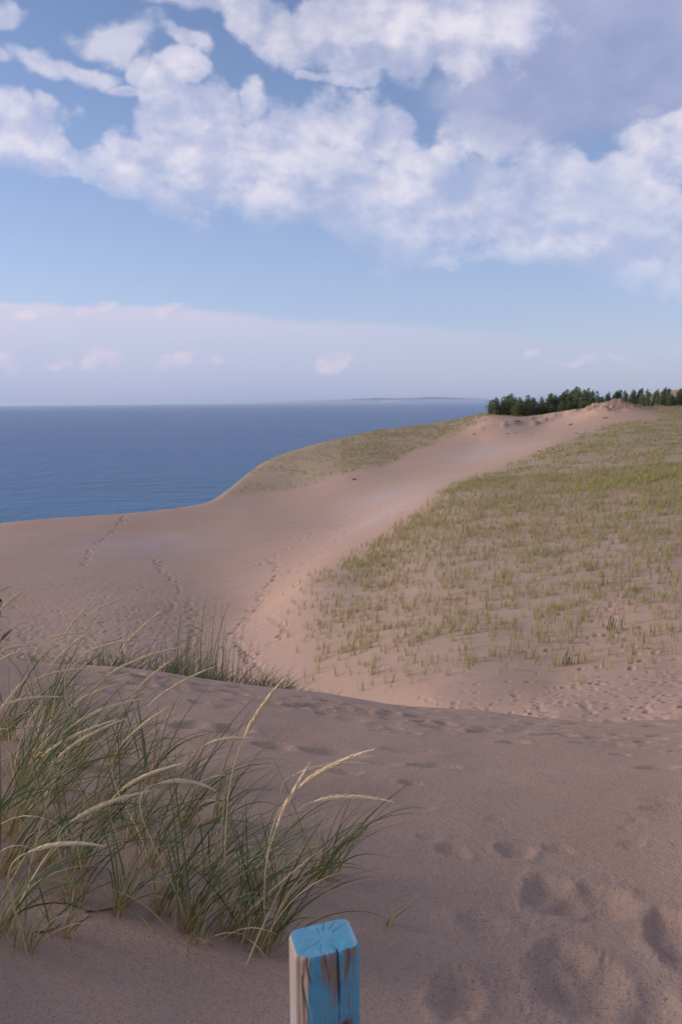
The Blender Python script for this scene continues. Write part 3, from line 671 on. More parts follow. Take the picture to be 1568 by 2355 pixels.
T = [ # px, py, blades, height, label, seed heads (from, to in the frame; offset in depth; sag)
 (602,2186,62,.62,'broad tuft with straw-coloured foot just left of the blue post',[(634,1908,711,1757,.15,.02),(679,1818,858,1724,.35,.06)],.040),
 (560,2158,26,.55,'thin upright tuft behind the tuft beside the blue post',[],.02),
 (516,2142,46,.66,'dense tuft left of the blue post with a tall lone seed spike',[(559,1703,649,1565,.45,.05)],.03),
 (452,2172,18,.42,'tuft of bent straw stems lying towards the lower left, left of the post',[],.03),
 (422,2138,58,.66,'thick tuft with a stout straw foot at the lower middle of the grass',[(362,1802,493,1817,.5,.12)],.03),
 (365,2103,40,.66,'twin-footed tuft with one yellow blade at the front of the grass',[(275,1820,419,1756,.5,.05)],.032),
 (268,2104,24,.58,'narrow tuft with a pale foot on bare sand at the front of the grass',[],.018),
 (286,2078,20,.5,'small tuft rooted beside a dark root strand',[],.02),
 (152,2071,40,.68,'tuft behind the pale horizontal seed spike at the lower left',[(154,1898,342,1820,.3,.06)],.028),
 (140,2154,18,.42,'sparse straw-footed tuft in front at the lower left',[],.022),
 (54,2184,20,.46,'sparse green tuft nearest the lower left corner',[(61,1962,235,1946,.2,.10)],.025),
 (-4,2142,34,.62,'tuft cut by the left edge at the lowest row of grass',[],.03),
 (743,2018,40,.60,'airy tuft above the blue post with an orange dying blade',[(711,1847,905,1845,.2,.08),(671,1785,852,1757,.4,.07)],.035),
 (722,2010,14,.5,'slim upright tuft left of the airy tuft above the post',[],.015),
 (887,2128,5,.22,'tiny lone tuft of few stiff blades on bare sand right of the post',[],.008),
 (419,1898,44,.62,'tuft at the middle of the grass with its foot in a sand hollow',[(471,1714,577,1697,.3,.06)],.03),
 (350,1990,40,.6,'leafy tuft in the heart of the thicket behind the twin-footed tuft',[(280,1714,392,1624,1.2,.04)],.035),
 (470,2010,34,.58,'leafy tuft behind the thick straw-footed tuft',[],.03),
 (560,2040,30,.55,'leafy tuft behind the tall lone seed spike',[],.03),
 (640,2070,26,.5,'low spreading tuft behind the tuft beside the blue post',[],.03),
 (220,1872,50,.66,'dense tuft with bunched seed spikes in the middle left',[(93,1743,270,1655,-.1,.06),(130,1746,288,1653,0,.05),(158,1675,330,1607,.2,.07)],.04),
 (170,1994,36,.62,'tuft with a brown foot behind the lower left tufts',[],.03),
 (54,1866,50,.66,'dense tuft at the left edge with leaning yellow stems',[(0,1627,138,1603,.6,.08)],.04),
 (90,1980,44,.66,'tuft full of dark blades at the left, below the yellow stems',[],.035),
 (10,2010,46,.68,'tuft at the left edge with long straw stems across it',[],.035),
 (-50,1960,46,.68,'tuft mostly beyond the left edge, leaning into the picture',[(-30,1690,60,1560,.5,.05)],.035),
 (20,1920,44,.66,'dark green tuft low at the left edge',[],.035),
 (300,1930,40,.6,'tuft of dark crossing blades at the centre of the thicket',[],.035),
 (109,1656,60,.70,'dark tuft on the left with its foot on bare sand behind',[(139,1477,219,1374,.3,.03),(208,1413,310,1371,.5,.06),(110,1469,214,1459,.2,.08),(110,1541,226,1438,.0,.04)],.05),
 (86,1750,46,.68,'leaning tuft at the left with a long arched seed spike',[(75,1566,224,1539,.2,.08)],.04),
 (170,1757,50,.68,'tall tuft with many seed spikes at the upper left of the grass',[(162,1627,288,1568,.1,.05),(243,1557,416,1489,.4,.06),(275,1501,376,1400,.5,.03),(186,1506,392,1470,.5,.08)],.045),
 (258,1757,46,.64,'tuft with two leaning seed spikes left of the dune hollow',[(339,1626,494,1533,.4,.06),(310,1595,400,1514,.5,.03)],.04),
 (345,1800,36,.58,'tuft of arching dark blades reaching over the footprints',[],.035),
 (10,1700,44,.66,'tuft at the left edge on the shaded sand',[(-2,1408,61,1355,.6,.03),(0,1500,62,1486,.2,.08)],.04),
 (-60,1760,44,.68,'tuft beyond the left edge with spikes leaning in',[(-20,1372,26,1347,1.3,.03),(0,1477,24,1451,.8,.02),(-6,1525,48,1498,.5,.04)],.04),
 (30,1800,44,.62,'crowded tuft among others at the left edge',[],.04),
 (120,1840,44,.62,'crowded tuft between the left edge and the bunched seed spikes',[],.04),
 (430,1790,20,.5,'outlying tuft with blades drooping onto the sand at the right of the thicket',[],.03),
 (500,1890,28,.55,'slender tuft at the right flank of the thicket',[],.03),
]
for i, (px, py, n, h, lab, hs, sp) in enumerate(T):
    fore_tuft(px, py, int(n * .64), h * (.76 if py > 1950 else .86), lab, hs, sp, i)
# one dying orange blade and dark root strands
def strand(name, pts, rad, mat, label, cat):
    P = []
    for (px, py, lift) in pts:
        x, y, z, r = ground(px, py, 14); P.append((x, y, z + lift))
    P = np.array(P); t = np.linspace(0, len(P) - 1, 18); Q = np.c_[[np.interp(t, range(len(P)), P[:, k]) for k in range(3)]].T
    o0 = Q[0].copy(); V, F = tube(Q - o0, np.linspace(rad, rad * .5, 18), 5)
    tag(obj(name, mesh_np(name, V, F, mat), loc=o0), label, cat)
m_rt, nt, b = new_mat('root_bark'); b.inputs['Base Color'].default_value = (0.055, 0.035, 0.03, 1); b.inputs['Roughness'].default_value = .9
strand('root_strand', [(198,2098,.002), (230,2099,.006), (262,2092,.004), (290,2072,.002)], .0028, m_rt, 'dark root strand lying on sand beside a small tuft', 'root')
strand('root_strand', [(80,2144,.001), (105,2147,.005), (130,2136,.003), (142,2124,.002)], .0026, m_rt, 'dark root strand curling by the straw-footed tuft at lower left', 'root')
strand('straw_stem', [(70,2150,.01), (112,2115,.05), (150,2113,.07), (250,2128,.03)], .0018, m_st, 'fallen pale straw arching over the sand at lower left', 'straw')
strand('straw_stem', [(0,2092,.02), (60,2060,.12), (130,2020,.2), (225,1990,.26)], .0022, m_st, 'long whitish straw crossing the tufts at lower left', 'straw')

# tufts just over the crest of the near dune
def crest_r(px):
    yc = np.interp(px, [-500, 0, 300, 740, 1100, 1568], [1490, 1515, 1535, 1597, 1640, 1662]); return yc
crest_var = []
for k in range(5):
    rs = np.random.default_rng(300 + k); n = 52
    V, F, t, rn = tuft_blades(n, 0.50, rs, 0.10, 0.2, (0.005, 0.009), 6); crest_var.append(mesh_np('crest_tuft', V, F, M_CREST, {'t': t, 'rnd': rn}))
wisp_var = []
for k in range(3):
    rs = np.random.default_rng(330 + k); n = 15
    base = np.c_[rs.normal(0, .12, n), rs.normal(0, .12, n), np.zeros(n)]
    V, F, t, rn = blade_set(base, rs.uniform(.6, 1.05, n), np.abs(rs.normal(.08, .07, n)), rs.uniform(.05, .45, n), rs.normal(0, .8, n), rs.uniform(.004, .007, n), 6, rs, 2.0)
    wisp_var.append(mesh_np('wispy_tuft', V, F, M_CREST, {'t': t, 'rnd': rn}))
rs = np.random.default_rng(77)
def crest_thing(px, dr, me, sc, label, name):
    a = ray1(px, crest_r(px))[0]; r = 9.4 + dr; x, y = math.sin(a) * r, math.cos(a) * r
    o = obj(name, me, loc=(x, y, float(height_xy(np.array([x]), np.array([y]))[0]) - .01)); o.rotation_euler.z = rs.uniform(-.5, .5); o.scale = (sc,) * 3
    tag(o, label, 'grass tuft', 'grass tufts along the crest of the near dune')
for px in np.arange(-60, 400, 13):
    crest_thing(px + rs.uniform(-6, 6), rs.uniform(.6, 1.6), crest_var[rs.integers(5)], rs.uniform(.8, 1.25), 'dark green tuft in the low crest row ' + ('at the left edge of the picture' if px < 90 else 'behind the highest seed spikes' if px < 230 else 'between seed spikes and wispy tufts'), 'crest_tuft')
for px in np.arange(395, 640, 11):
    crest_thing(px + rs.uniform(-5, 5), rs.uniform(.5, 1.5), crest_var[rs.integers(5)], rs.uniform(.75, 1.1), 'green tuft in the thick crest stretch ' + ('at the feet of the wispy tufts' if px < 520 else 'right of the wispy tufts, below the footprint trail'), 'crest_tuft')
OD = 'first second third fourth fifth sixth seventh eighth ninth tenth eleventh'.split()
for q, px in enumerate(np.arange(390, 520, 13)):
    crest_thing(px + rs.uniform(-5, 5), rs.uniform(.8, 1.8), wisp_var[rs.integers(3)], rs.uniform(.95, 1.3), 'tall wispy brownish tuft above the dune crest, %s from the left' % OD[q], 'wispy_tuft')
for q, px in enumerate(np.arange(645, 765, 12)):
    crest_thing(px + rs.uniform(-4, 4), rs.uniform(.4, 1.0), crest_var[rs.integers(5)], rs.uniform(.42, .62), 'short tuft in the thin right end of the crest row, %s from its left' % OD[q], 'crest_tuft')
crest_thing(868, .9, crest_var[1], .42, 'small isolated tuft on the dune crest right of the row', 'crest_tuft')

# marram on the far hill: the nearest 300 tufts one by one, the rest as one cover
hill_var = []
for k in range(8):
    rs = np.random.default_rng(400 + k); n = [5, 7, 9, 5, 8, 11, 6, 4][k]
    base = np.c_[rs.normal(0, .07, n), rs.normal(0, .05, n), np.full(n, -.02)]
    V, F, t, rn = blade_set(base, rs.uniform(.30, .62, n), np.abs(rs.normal(.08, .08, n)), rs.uniform(.05, .5, n), rs.normal(0, 1.3, n), rs.uniform(.014, .026, n), 4, rs)
    hill_var.append(mesh_np('hill_tuft', V, F, M_HILL, {'t': t, 'rnd': rn}))
rs = np.random.default_rng(55)
def scatter(n, a0, a1, r_0, r_1):
    a = rs.uniform(a0, a1, n); r = np.sqrt(rs.uniform(r_0 ** 2, r_1 ** 2, n)); return a, r
a, r = scatter(17000, -0.08, 0.46, 31, 110)
g = grass_mask(a, r); x, y = np.sin(a) * r, np.cos(a) * r
clump = (.45 + .55 * sstep(-0.16, 0.10, fbm(x / 2.6, y / 2.6, 3, 61))) * (0.55 + 0.45 * sstep(34, 70, r))
keep = rs.random(len(a)) < g * clump * 0.9
ta, tr = a[keep], r[keep]
a, r = scatter(2500, ray1(640, 1400)[0], ray1(760, 1400)[0], 42, 75)      # stragglers on the bare slope
kk = rs.random(len(a)) < 0.02; ta = np.r_[ta, a[kk]]; tr = np.r_[tr, r[kk]]
order = np.argsort(tr); ta, tr = ta[order], tr[order]
inview = np.abs(ta) < ray1(1590, 1400)[0]
near_i = np.where(inview & (ta > ray1(640, 1400)[0]))[0][:296]
rest = np.setdiff1d(np.arange(len(ta)), near_i)
tz = terrain(ta, tr) + CZ
ZA = [ray1(p, 1500)[0] for p in (760, 920, 1080, 1240, 1400, 1500)]; ZR = [48, 44, 41, 39, 39, 38, 38]
ZL = [('low at the left corner of the grassy hill', 'higher at the left corner of the grassy hill'),
      ('on bare sand right of the left corner of the hill foot', 'on the slope above the left part of the hill foot'),
      ('at the hill foot over the left of the trodden hollow', 'on the slope over the left of the trodden hollow'),
      ('at the hill foot over the middle of the trodden hollow', 'on the slope over the middle of the trodden hollow'),
      ('at the hill foot just left of the steps', 'on the slope left of the steps and below the splayed tuft'),
      ('among the steps at the hill foot', 'on the slope beside the splayed dark tuft'),
      ('at the hill foot by the right edge of the picture', 'on the slope by the right edge of the picture')]
for i in near_i:
    x, y = math.sin(ta[i]) * tr[i], math.cos(ta[i]) * tr[i]
    o = obj('hill_tuft', hill_var[rs.integers(8)], loc=(x, y, tz[i] - .01)); o.rotation_euler.z = rs.uniform(0, 6.28); s = rs.uniform(.7, 1.25); o.scale = (s, s, s * rs.uniform(.9, 1.2))
    zi = int(np.searchsorted(ZA, ta[i])); q = 'short' if s < .85 else 'tall' if s > 1.1 else 'middling'
    tag(o, '%s yellow-green tuft %s' % (q, ZL[zi][0 if tr[i] < ZR[zi] else 1]), 'grass tuft', 'grass tufts on the hillside')
for (px, py, k, s, lab) in ((1410,1452,5,1.5,'broad splayed dark tuft standing out on the right hillside'), (1457,1365,2,1.5,'tall upright tuft above the splayed tuft on the hillside'),
                            (1310,1530,5,1.35,'bushy tuft beside the steps at the foot of the hill'), (770,1418,2,1.15,'dark upright tuft near the left corner of the grassy hill')):
    x, y, z, r_ = ground(px, py, rmin=15)
    o = obj('hill_tuft', hill_var[k].copy(), loc=(x, y, z - .01)); o.scale = (s * 1.5, s * 1.3, s); o.data.materials[0] = M_CREST
    tag(o, lab, 'grass tuft', 'grass tufts on the hillside')
def cover(name, aa, rr, zz, nb, hh, ww, mat, label, S=2, th=.15):
    n = len(aa); hs = rs.uniform(.75, 1.25, n)
    x, y = np.sin(aa) * rr, np.cos(aa) * rr
    b = np.repeat(np.c_[x, y, zz - .03], nb, 0); b[:, 0] += rs.normal(0, .055, len(b)); b[:, 1] += rs.normal(0, .05, len(b)); m_ = len(b)
    rnd = np.clip(np.repeat(rs.random(n), nb) * .7 + rs.random(m_) * .3, 0, 1)
    V, F, t, rn = blade_set(b, np.repeat(hs, nb) * rs.uniform(*hh, m_), np.abs(rs.normal(th, th * .7, m_)), rs.uniform(.05, .6, m_), rs.normal(0, 1.4, m_), rs.uniform(*ww, m_), S, rs, 1.5, rnd)
    o = obj(name, mesh_np(name, V, F, mat, {'t': t, 'rnd': rn})); tag(o, label, 'grass', kind='stuff'); return o
cover('hillside_grass', ta[rest], tr[rest], tz[rest], 8, (.34, .68), (.018, .034), M_HILL, 'yellow-green marram grass covering the hillside')
a, r = scatter(36000, 0.0, 0.46, 100, 226); g = grass_mask(a, r); x, y = np.sin(a) * r, np.cos(a) * r
keep = rs.random(len(a)) < g * sstep(-.22, .1, fbm(x / 3, y / 3, 3, 62)) * .9; a, r = a[keep], r[keep]
cover('upper_hill_grass', a, r, terrain(a, r) + CZ, 4, (.25, .5), (.05, .09), M_HILL, 'tan and green grass over the upper hill', 2, .25)
# the paler band along the brow on the right
a, r = scatter(9000, 0.20, 0.46, 88, 118); x, y = np.sin(a) * r, np.cos(a) * r
band = np.exp(-((r - (101 - 45 * (0.42 - a))) / 3.2) ** 2) * sstep(.22, .36, a)
keep = rs.random(len(a)) < band; a, r = a[keep], r[keep]
cover('brow_grass', a, r, terrain(a, r) + CZ, 5, (.4, .7), (.04, .07), M_LIME, 'bright lime grass band along the brow of the hill', 2, .2)
a, r = scatter(9000, RA[0], RA[-1], 165, 236); g = grass_mask(a, r); x, y = np.sin(a) * r, np.cos(a) * r
re = np.interp(a, EA, ER)
keep = (rs.random(len(a)) < g * sstep(-.2, .15, fbm(x / 4, y / 4, 3, 63)) * .7) & (r < re + 1); a, r = a[keep], r[keep]
cover('ridge_grass', a, r, terrain(a, r) + CZ, 4, (.25, .5), (.05, .09), M_TAN, 'tan grass over the ridge beyond the sand', 2, .3)

# dark hummocks of dead sod on the blowout
m_sod, nt, b = new_mat('dead_sod'); tcx = N(nt, 'ShaderNodeTexCoord')
L(nt, mixc(nt, noise(nt, tcx.outputs['Object'], 4, 3), (0.19, 0.13, 0.09), (0.32, 0.22, 0.15)), b.inputs['Base Color']); b.inputs['Roughness'].default_value = 1
for (px, py, w, lab) in ((1090,999,.9,'leftmost dark sod lump on the upper sand'), (1166,998,.8,'dark sod lump with pale root below the trees'), (1183,996,.6,'small sod lump right of the pale-rooted one'),
                         (1225,998,.5,'little sod lump in the middle of the upper sand'), (1312,977,1.3,'long dark sod slab at the left foot of the scarp'), (1325,997,.7,'sod lump below the scarp near the hill edge'),
                         (1190,968,.9,'sod lip on the low ledge below the trees'), (1390,962,1.2,'dark sod slab hanging on the scarp face'), (815,1103,1.1,'low dark mat of plants on the sand below the ridge')):
    x, y, z, r_ = ground(px, py, rmin=30); me = bpy.data.meshes.new('sod_lump'); bm = bmesh.new(); bmesh.ops.create_icosphere(bm, subdivisions=2, radius=1)
    for v in bm.verts:
        k = 1 + .45 * math.sin(v.co.x * 5 + px) * math.cos(v.co.y * 4 + px * 2) + random.uniform(-.12, .12)
        v.co = Vector((v.co.x * w * .4 * k, v.co.y * w * .4 * k, v.co.z * w * .2 * k))
    bm.to_mesh(me); bm.free(); me.materials.append(m_sod); o = obj('sod_lump', me, loc=(x, y, z)); tag(o, lab, 'sod lump', 'sod lumps on the blowout')

# ------------------------------------------------------------------ poplars on the ridge
def leaf_mat(name, c1, c2):
    m = bpy.data.materials.new(name); m.use_nodes = True; nt = m.node_tree; b = nt.nodes['Principled BSDF']; out = nt.nodes['Material Output']
    c = mixc(nt, attr(nt, 'rnd'), c1, c2); L(nt, c, b.inputs['Base Color']); b.inputs['Roughness'].default_value = .55
    tr = N(nt, 'ShaderNodeBsdfTranslucent'); L(nt, c, tr.inputs[0]); mx = N(nt, 'ShaderNodeMixShader'); mx.inputs[0].default_value = .52
    L(nt, b.outputs[0], mx.inputs[1]); L(nt, tr.outputs[0], mx.inputs[2]); L(nt, mx.outputs[0], out.inputs[0]); return m
M_LD = leaf_mat('poplar_leaf', (0.12, 0.17, 0.085), (0.25, 0.30, 0.15)); M_LB = leaf_mat('bush_leaf', (0.10, 0.135, 0.055), (0.19, 0.21, 0.085))
m_bk, nt, b = new_mat('grey_bark'); b.inputs['Base Color'].default_value = (0.16, 0.14, 0.12, 1); b.inputs['Roughness'].default_value = .9
def tree_var(k, bush=False):
    """a tree one metre high, several leaders swept to the right"""
    rs = np.random.default_rng(700 + k); nl = int(rs.integers(4, 7)) if not bush else 6
    TV, TF, off = [], [], 0; P = []
    for j in range(nl):
        hx = rs.uniform(-.20, .20) * (1 if nl > 1 else 0) * (2.0 if bush else 1); hy = rs.uniform(-.14, .14); h = (1 if j == 0 else rs.uniform(.62, .97))
        pts = np.array([(hx * s ** .7 + .10 * s * s, hy * s ** .7, s * h) for s in np.linspace(0, 1, 8)])
        V, F = tube(pts, np.linspace(.016, .003, 8), 5); TV.append(V); TF.append(F + off); off += len(V)
        m = 300 if not bush else 220
        s = rs.beta(1.25, 1.15, m) * .93 + .06; c = np.c_[[np.interp(s, np.linspace(0, 1, 8), pts[:, q]) for q in range(3)]].T
        rad = (.14 if not bush else .30) * np.clip(np.minimum(s / .12, 1) * np.minimum(1, (1.03 - s) / .25) ** .6, .0, 1) * (0.5 + 0.7 * np.abs(np.sin(s * 13 + j * 2)))
        q = rs.uniform(0, 6.28, m); rr = rad * np.sqrt(rs.random(m))
        P.append(c + np.c_[rr * np.cos(q), rr * np.sin(q), rs.normal(0, .012, m)])
    P = np.concatenate(P); n = len(P); d = rs.normal(0, 1, (n, 3)); d[:, 2] += .5; d /= np.linalg.norm(d, axis=1)[:, None]
    e = np.cross(d, rs.normal(0, 1, (n, 3))); e /= np.linalg.norm(e, axis=1)[:, None]; sz = rs.uniform(.018, .042, n)[:, None]
    V = np.stack([P - d * sz, P + e * sz * .6, P + d * sz, P - e * sz * .6], 1).reshape(-1, 3); F = np.arange(4 * n).reshape(n, 4)
    rn = np.clip(np.repeat(rs.random(n), 4), 0, 1)
    return mesh_np('trunk', np.concatenate(TV), np.concatenate(TF), m_bk), mesh_np('crown', V, F, M_LB if bush else M_LD, {'rnd': rn}, smooth=False)
TVAR = [tree_var(k) for k in range(6)]; BVAR = [tree_var(20 + k, True) for k in range(3)]
protos = {}
def tree(px, top, r, var, kind, label, group, w=1.0, lib=TVAR, cat='tree'):
    a, _ = ray1(px, 940); x, y = math.sin(a) * r, math.cos(a) * r; z = float(terrain(np.array([a]), np.array([r]))[0]); s = ray1(px, top - 2)[1]
    h = max(1.0, s * r - z)
    key = (kind, var)
    if key not in protos:
        ro = empty(kind, (x, y, z + CZ)); obj('trunk', lib[var][0], ro); obj('crown', lib[var][1], ro); protos[key] = ro
    else:
        ro = protos[key].copy(); COL.objects.link(ro)
        for c in protos[key].children: q = c.copy(); COL.objects.link(q); q.parent = ro
    ro.location = (x, y, z + CZ - .05); ro.scale = (h * w, h * w, h); ro.rotation_euler.z = random.uniform(-.4, .4)
    tag(ro, label, cat, group)
tops = [(1127,926),(1134,932),(1142,915),(1151,925),(1160,908),(1170,912),(1178,906),(1187,920),(1196,914),(1206,917),(1213,915),(1218,909),(1228,918),(1237,926),(1246,914),(1256,906),(1264,912),(1271,905),
        (1279,908),(1285,899),(1294,908),(1303,903),(1308,891),(1317,900),(1328,890),(1335,894),(1344,897),(1353,899),(1363,912),(1375,900),(1384,912),(1393,902),(1401,912),(1409,900),(1417,897),(1427,905),(1438,899),(1447,900),
        (1456,897),(1465,894),(1472,908),(1478,902),(1489,896),(1502,896),(1511,902),(1519,892),(1528,894),(1538,897),(1546,908),(1555,894),(1563,895),(1574,896),(1588,892),(1602,895),(1618,890)]
spec = {1127: 'leftmost slim poplar of the tree row on the ridge', 1142: 'slender pointed poplar second in from the left end of the row', 1178: 'dark full poplar in the left group of the row',
        1308: 'tall spiky poplar just left of the tallest bushy one', 1328: 'tallest bushy poplar left of the eroded scarp', 1375: 'thin lone spire rising behind the eroded scarp',
        1519: 'tall ragged poplar with bare stems right of the scarp', 1465: 'tall narrow poplar above the right shoulder of the scarp'}
random.seed(3)
for i, (px, tp) in enumerate(tops):
    ORD = 'first second third fourth fifth sixth seventh eighth ninth tenth eleventh twelfth thirteenth fourteenth fifteenth sixteenth seventeenth eighteenth nineteenth twentieth twenty-first twenty-second twenty-third twenty-fourth twenty-fifth twenty-sixth twenty-seventh twenty-eighth'.split()
    nL = sum(1 for p, _ in tops if p < 1340); nM = sum(1 for p, _ in tops if p < 1470)
    lab = spec.get(px) or (('poplar %s from the left end of the row on the ridge' % ORD[i]) if px < 1340 else ('poplar %s from the left behind the eroded scarp' % ORD[i - nL]) if px < 1470 else ('poplar %s to the right of the eroded scarp' % ORD[i - nM]))
    tree(px, tp, random.uniform(215, 221) if px < 1345 else random.uniform(214, 226) if px < 1470 else random.uniform(208, 218), i % 6, 'poplar_tree', lab, 'poplars along the ridge', random.uniform(1.0, 1.35))
for i, px in enumerate([1140,1165,1188,1205,1222,1240,1256,1270,1290,1310,1322,1336,1350,1362,1378,1395,1412,1430,1446,1460,1480,1500,1530,1548,1566,1590]):
    lab = ('olive bush %s from the left end under the poplar row' % ORD[i]) if px < 1345 else ('olive bush %s from the left behind the eroded scarp' % ORD[i - 12]) if px < 1470 else ('olive bush %s to the right of the eroded scarp' % ORD[i - 20])
    tree(px, random.uniform(917, 931) if px < 1470 else random.uniform(918, 926), random.uniform(212, 216) if px < 1345 else random.uniform(208, 214), i % 3, 'olive_bush', lab, 'bushes under the poplars', random.uniform(1.0, 1.4), BVAR, 'bush')

# ------------------------------------------------------------------ the blue post
def build_post():
    r_top = 1.235; c = at(744, 2158, r_top); g = float(height_xy(np.array([c[0]]), np.array([c[1]]))[0])
    H = c[2] - g + 0.25; HW, HD = 0.0465, 0.041
    root = empty('wooden_post', (c[0], c[1], g)); root.rotation_euler.z = math.radians(13)
    tag(root, 'weathered square wooden post with flaking blue paint in the foreground', 'post')
    M = 240; ang = np.linspace(-math.pi, math.pi, M, endpoint=False)
    def section(t):
        # superellipse with a worn front-left corner
        c_, s_ = np.cos(ang), np.sin(ang); e = 7.0
        rr = (np.abs(c_ / HW) ** e + np.abs(s_ / HD) ** e) ** (-1 / e)
        d = (c_ * -0.70 + s_ * -0.714); lim = 0.0505; rr = np.where(d > 0, np.minimum(rr, lim / np.maximum(d, 1e-6)), rr)
        return rr
    # cracks of the faces: (position across the front, top, bottom, half width, depth)
    cracks = [(0.013, 0.0, 0.085, 0.0014, 0.012), (-0.004, 0.0, 0.06, .0010, .003), (.024, .0, .055, .0014, .004), (-.028, .0, .05, .0012, .004), (-0.034, .03, .12, .0012, .003), (0.034, 0, .04, .0012, .003), (.013, .085, .13, .0007, .003)]
    zs = np.r_[np.linspace(0, 0.16, 54), np.linspace(.17, H, 26)]
    V = []
    for iz, dz in enumerate(zs):
        rr = section(dz).copy(); x, y = rr * np.cos(ang), rr * np.sin(ang)
        front = y < -HD * .72
        for (u, z0, z1, w, dep) in cracks:
            if z0 <= dz <= z1:
                wob = 0.0022 * math.sin(dz * 60 + u * 300) * (0.3 if u == 0.013 else 1.6); f = dep * min(1, (z1 - dz) / .02)
                y = y + np.where(front, f * np.exp(-((x - u - wob) / w) ** 2), 0)
        y = y + np.where(front, .0006 * np.sin(x * 900 + 2 * np.sin(dz * 25)), 0); x = x + np.where(np.abs(x) > HW * .8, .0006 * np.sin(y * 800), 0)
        kx, kz = x - .022, dz - .106                          # swelling round the knot
        y = y - np.where(front, .003 * np.exp(-((kx / .018) ** 2 + (kz / .022) ** 2)), 0)
        inset = 1 - .05 * math.exp(-dz / .0022)
        V.append(np.c_[x * inset, y * inset, np.full(M, -dz)])
    ns = len(zs); V = np.concatenate(V)
    i = np.arange(ns * M).reshape(ns, M); nx = np.roll(i, -1, 1)
    F = np.stack([i[:-1], i[1:], nx[1:], nx[:-1]], -1).reshape(-1, 4)
    V[:, 2] += c[2] - g
    # slightly sloping, checked top
    tilt = lambda x, y: 0.10 * x - 0.02 * y
    k = np.clip(1 - (c[2] - g - V[:, 2]) / .10, 0, 1); V[:, 2] += k * tilt(V[:, 0], V[:, 1])
    global POST_H; POST_H = c[2] - g
    body = obj('shaft', mesh_np('shaft', V, F, post_mat()), root)
    TV = [[0.004, 0.0, 0]]; ring0 = V[:M].copy(); fr = np.linspace(0.06, 1, 22)
    checks = [(-1.25, .0020, .35, 1), (.55, .0016, .3, 1), (1.35, .0016, .45, 1), (2.0, .0014, .5, 1), (-2.6, .0010, .2, .9), (-.4, .001, .2, .8), (2.75, .0009, .3, .8), (.95, .001, .5, 1), (-1.9, .001, .3, .9), (3.05, .0009, .4, .9), (1.7, .001, .2, .8)]
    for f in fr:
        x, y = .004 * (1 - f) + ring0[:, 0] * f, ring0[:, 1] * f; a = np.arctan2(y, x); rr = np.hypot(x, y)
        z = np.zeros(M) + .0003 * np.sin(rr * 1400) + .0006 * fbm(x * 150, y * 150, 3, 8)
        if f < 1:
            for (ca, w, f0, f1) in checks:
                d = np.angle(np.exp(1j * (a - ca - .035 * np.sin(rr * 210 + ca * 3)))) * rr
                if f0 <= f <= f1: z -= .0011 * np.exp(-(d / (w * .45)) ** 2)
            TV += list(np.c_[x, y, z])
        else: TV += list(np.c_[ring0[:, 0], ring0[:, 1], np.zeros(M)])
    TV = np.array(TV); base = c[2] - g; TV[:, 2] += base + tilt(TV[:, 0], TV[:, 1]); TV[-M:, 2] = ring0[:, 2]
    TF = []
    for q in range(len(fr) - 1):
        a0 = 1 + q * M
        for m in range(M): m2 = (m + 1) % M; TF.append((a0 + m, a0 + M + m, a0 + M + m2, a0 + m2))
    o = obj('end_grain', mesh_np('end_grain', TV, TF, top_mat()), root)
    fan = [(0, 1 + m, 1 + (m + 1) % M) for m in range(M)]
    bm = bmesh.new(); bm.from_mesh(o.data); bm.verts.ensure_lookup_table()
    for f in fan: bm.faces.new([bm.verts[q] for q in f]).smooth = True
    bm.to_mesh(o.data); bm.free()
    # knot
    KV = [[0, -.0035, 0]]; KF = []
    for q, (rr, dy) in enumerate(((.003, -.002), (.0055, -.0045), (.009, -.0055), (.0115, -.003), (.0125, .003))):
        for m in range(20): t = 2 * math.pi * m / 20; KV.append([rr * .95 * math.cos(t), dy + .0004 * math.sin(5 * t), rr * 1.12 * math.sin(t)])
        for m in range(20):
            m2 = (m + 1) % 20
            if q == 0: KF.append((0, 1 + m, 1 + m2, 1 + m2))
            else: KF.append((1 + (q - 1) * 20 + m, 1 + (q - 1) * 20 + m2, 1 + q * 20 + m2, 1 + q * 20 + m))
    bm = bmesh.new(); vs = [bm.verts.new(v) for v in KV]
    for f in KF:
        s = []; [s.append(vs[q]) for q in f if vs[q] not in s]; bm.faces.new(s).smooth = True
    bmesh.ops.recalc_face_normals(bm, faces=bm.faces); me = bpy.data.meshes.new('knot'); bm.to_mesh(me); bm.free()
    km, nt, b = new_mat('knot_wood'); tcx = N(nt, 'ShaderNodeTexCoord'); ln = N(nt, 'ShaderNodeVectorMath', operation='LENGTH'); L(nt, tcx.outputs['Object'], ln.inputs[0])
    q = math_n(nt, 'ADD', ln.outputs['Value'], math_n(nt, 'MULTIPLY', math_n(nt, 'SUBTRACT', noise(nt, tcx.outputs['Object'], 160, 2), .5), .006))
    L(nt, ramp(nt, math_n(nt, 'MULTIPLY', q, 70), [(0, (0.02, 0.04, 0.07)), (.25, (0.04, 0.09, 0.15)), (.45, (0.22, 0.16, 0.14)), (.75, (0.16, 0.13, 0.13)), (.95, (0.09, 0.27, 0.42))]), b.inputs['Base Color']); b.inputs['Roughness'].default_value = .7
    me.materials.append(km); obj('knot', me, root, (.022, -HD - .0035, c[2] - g - .106))
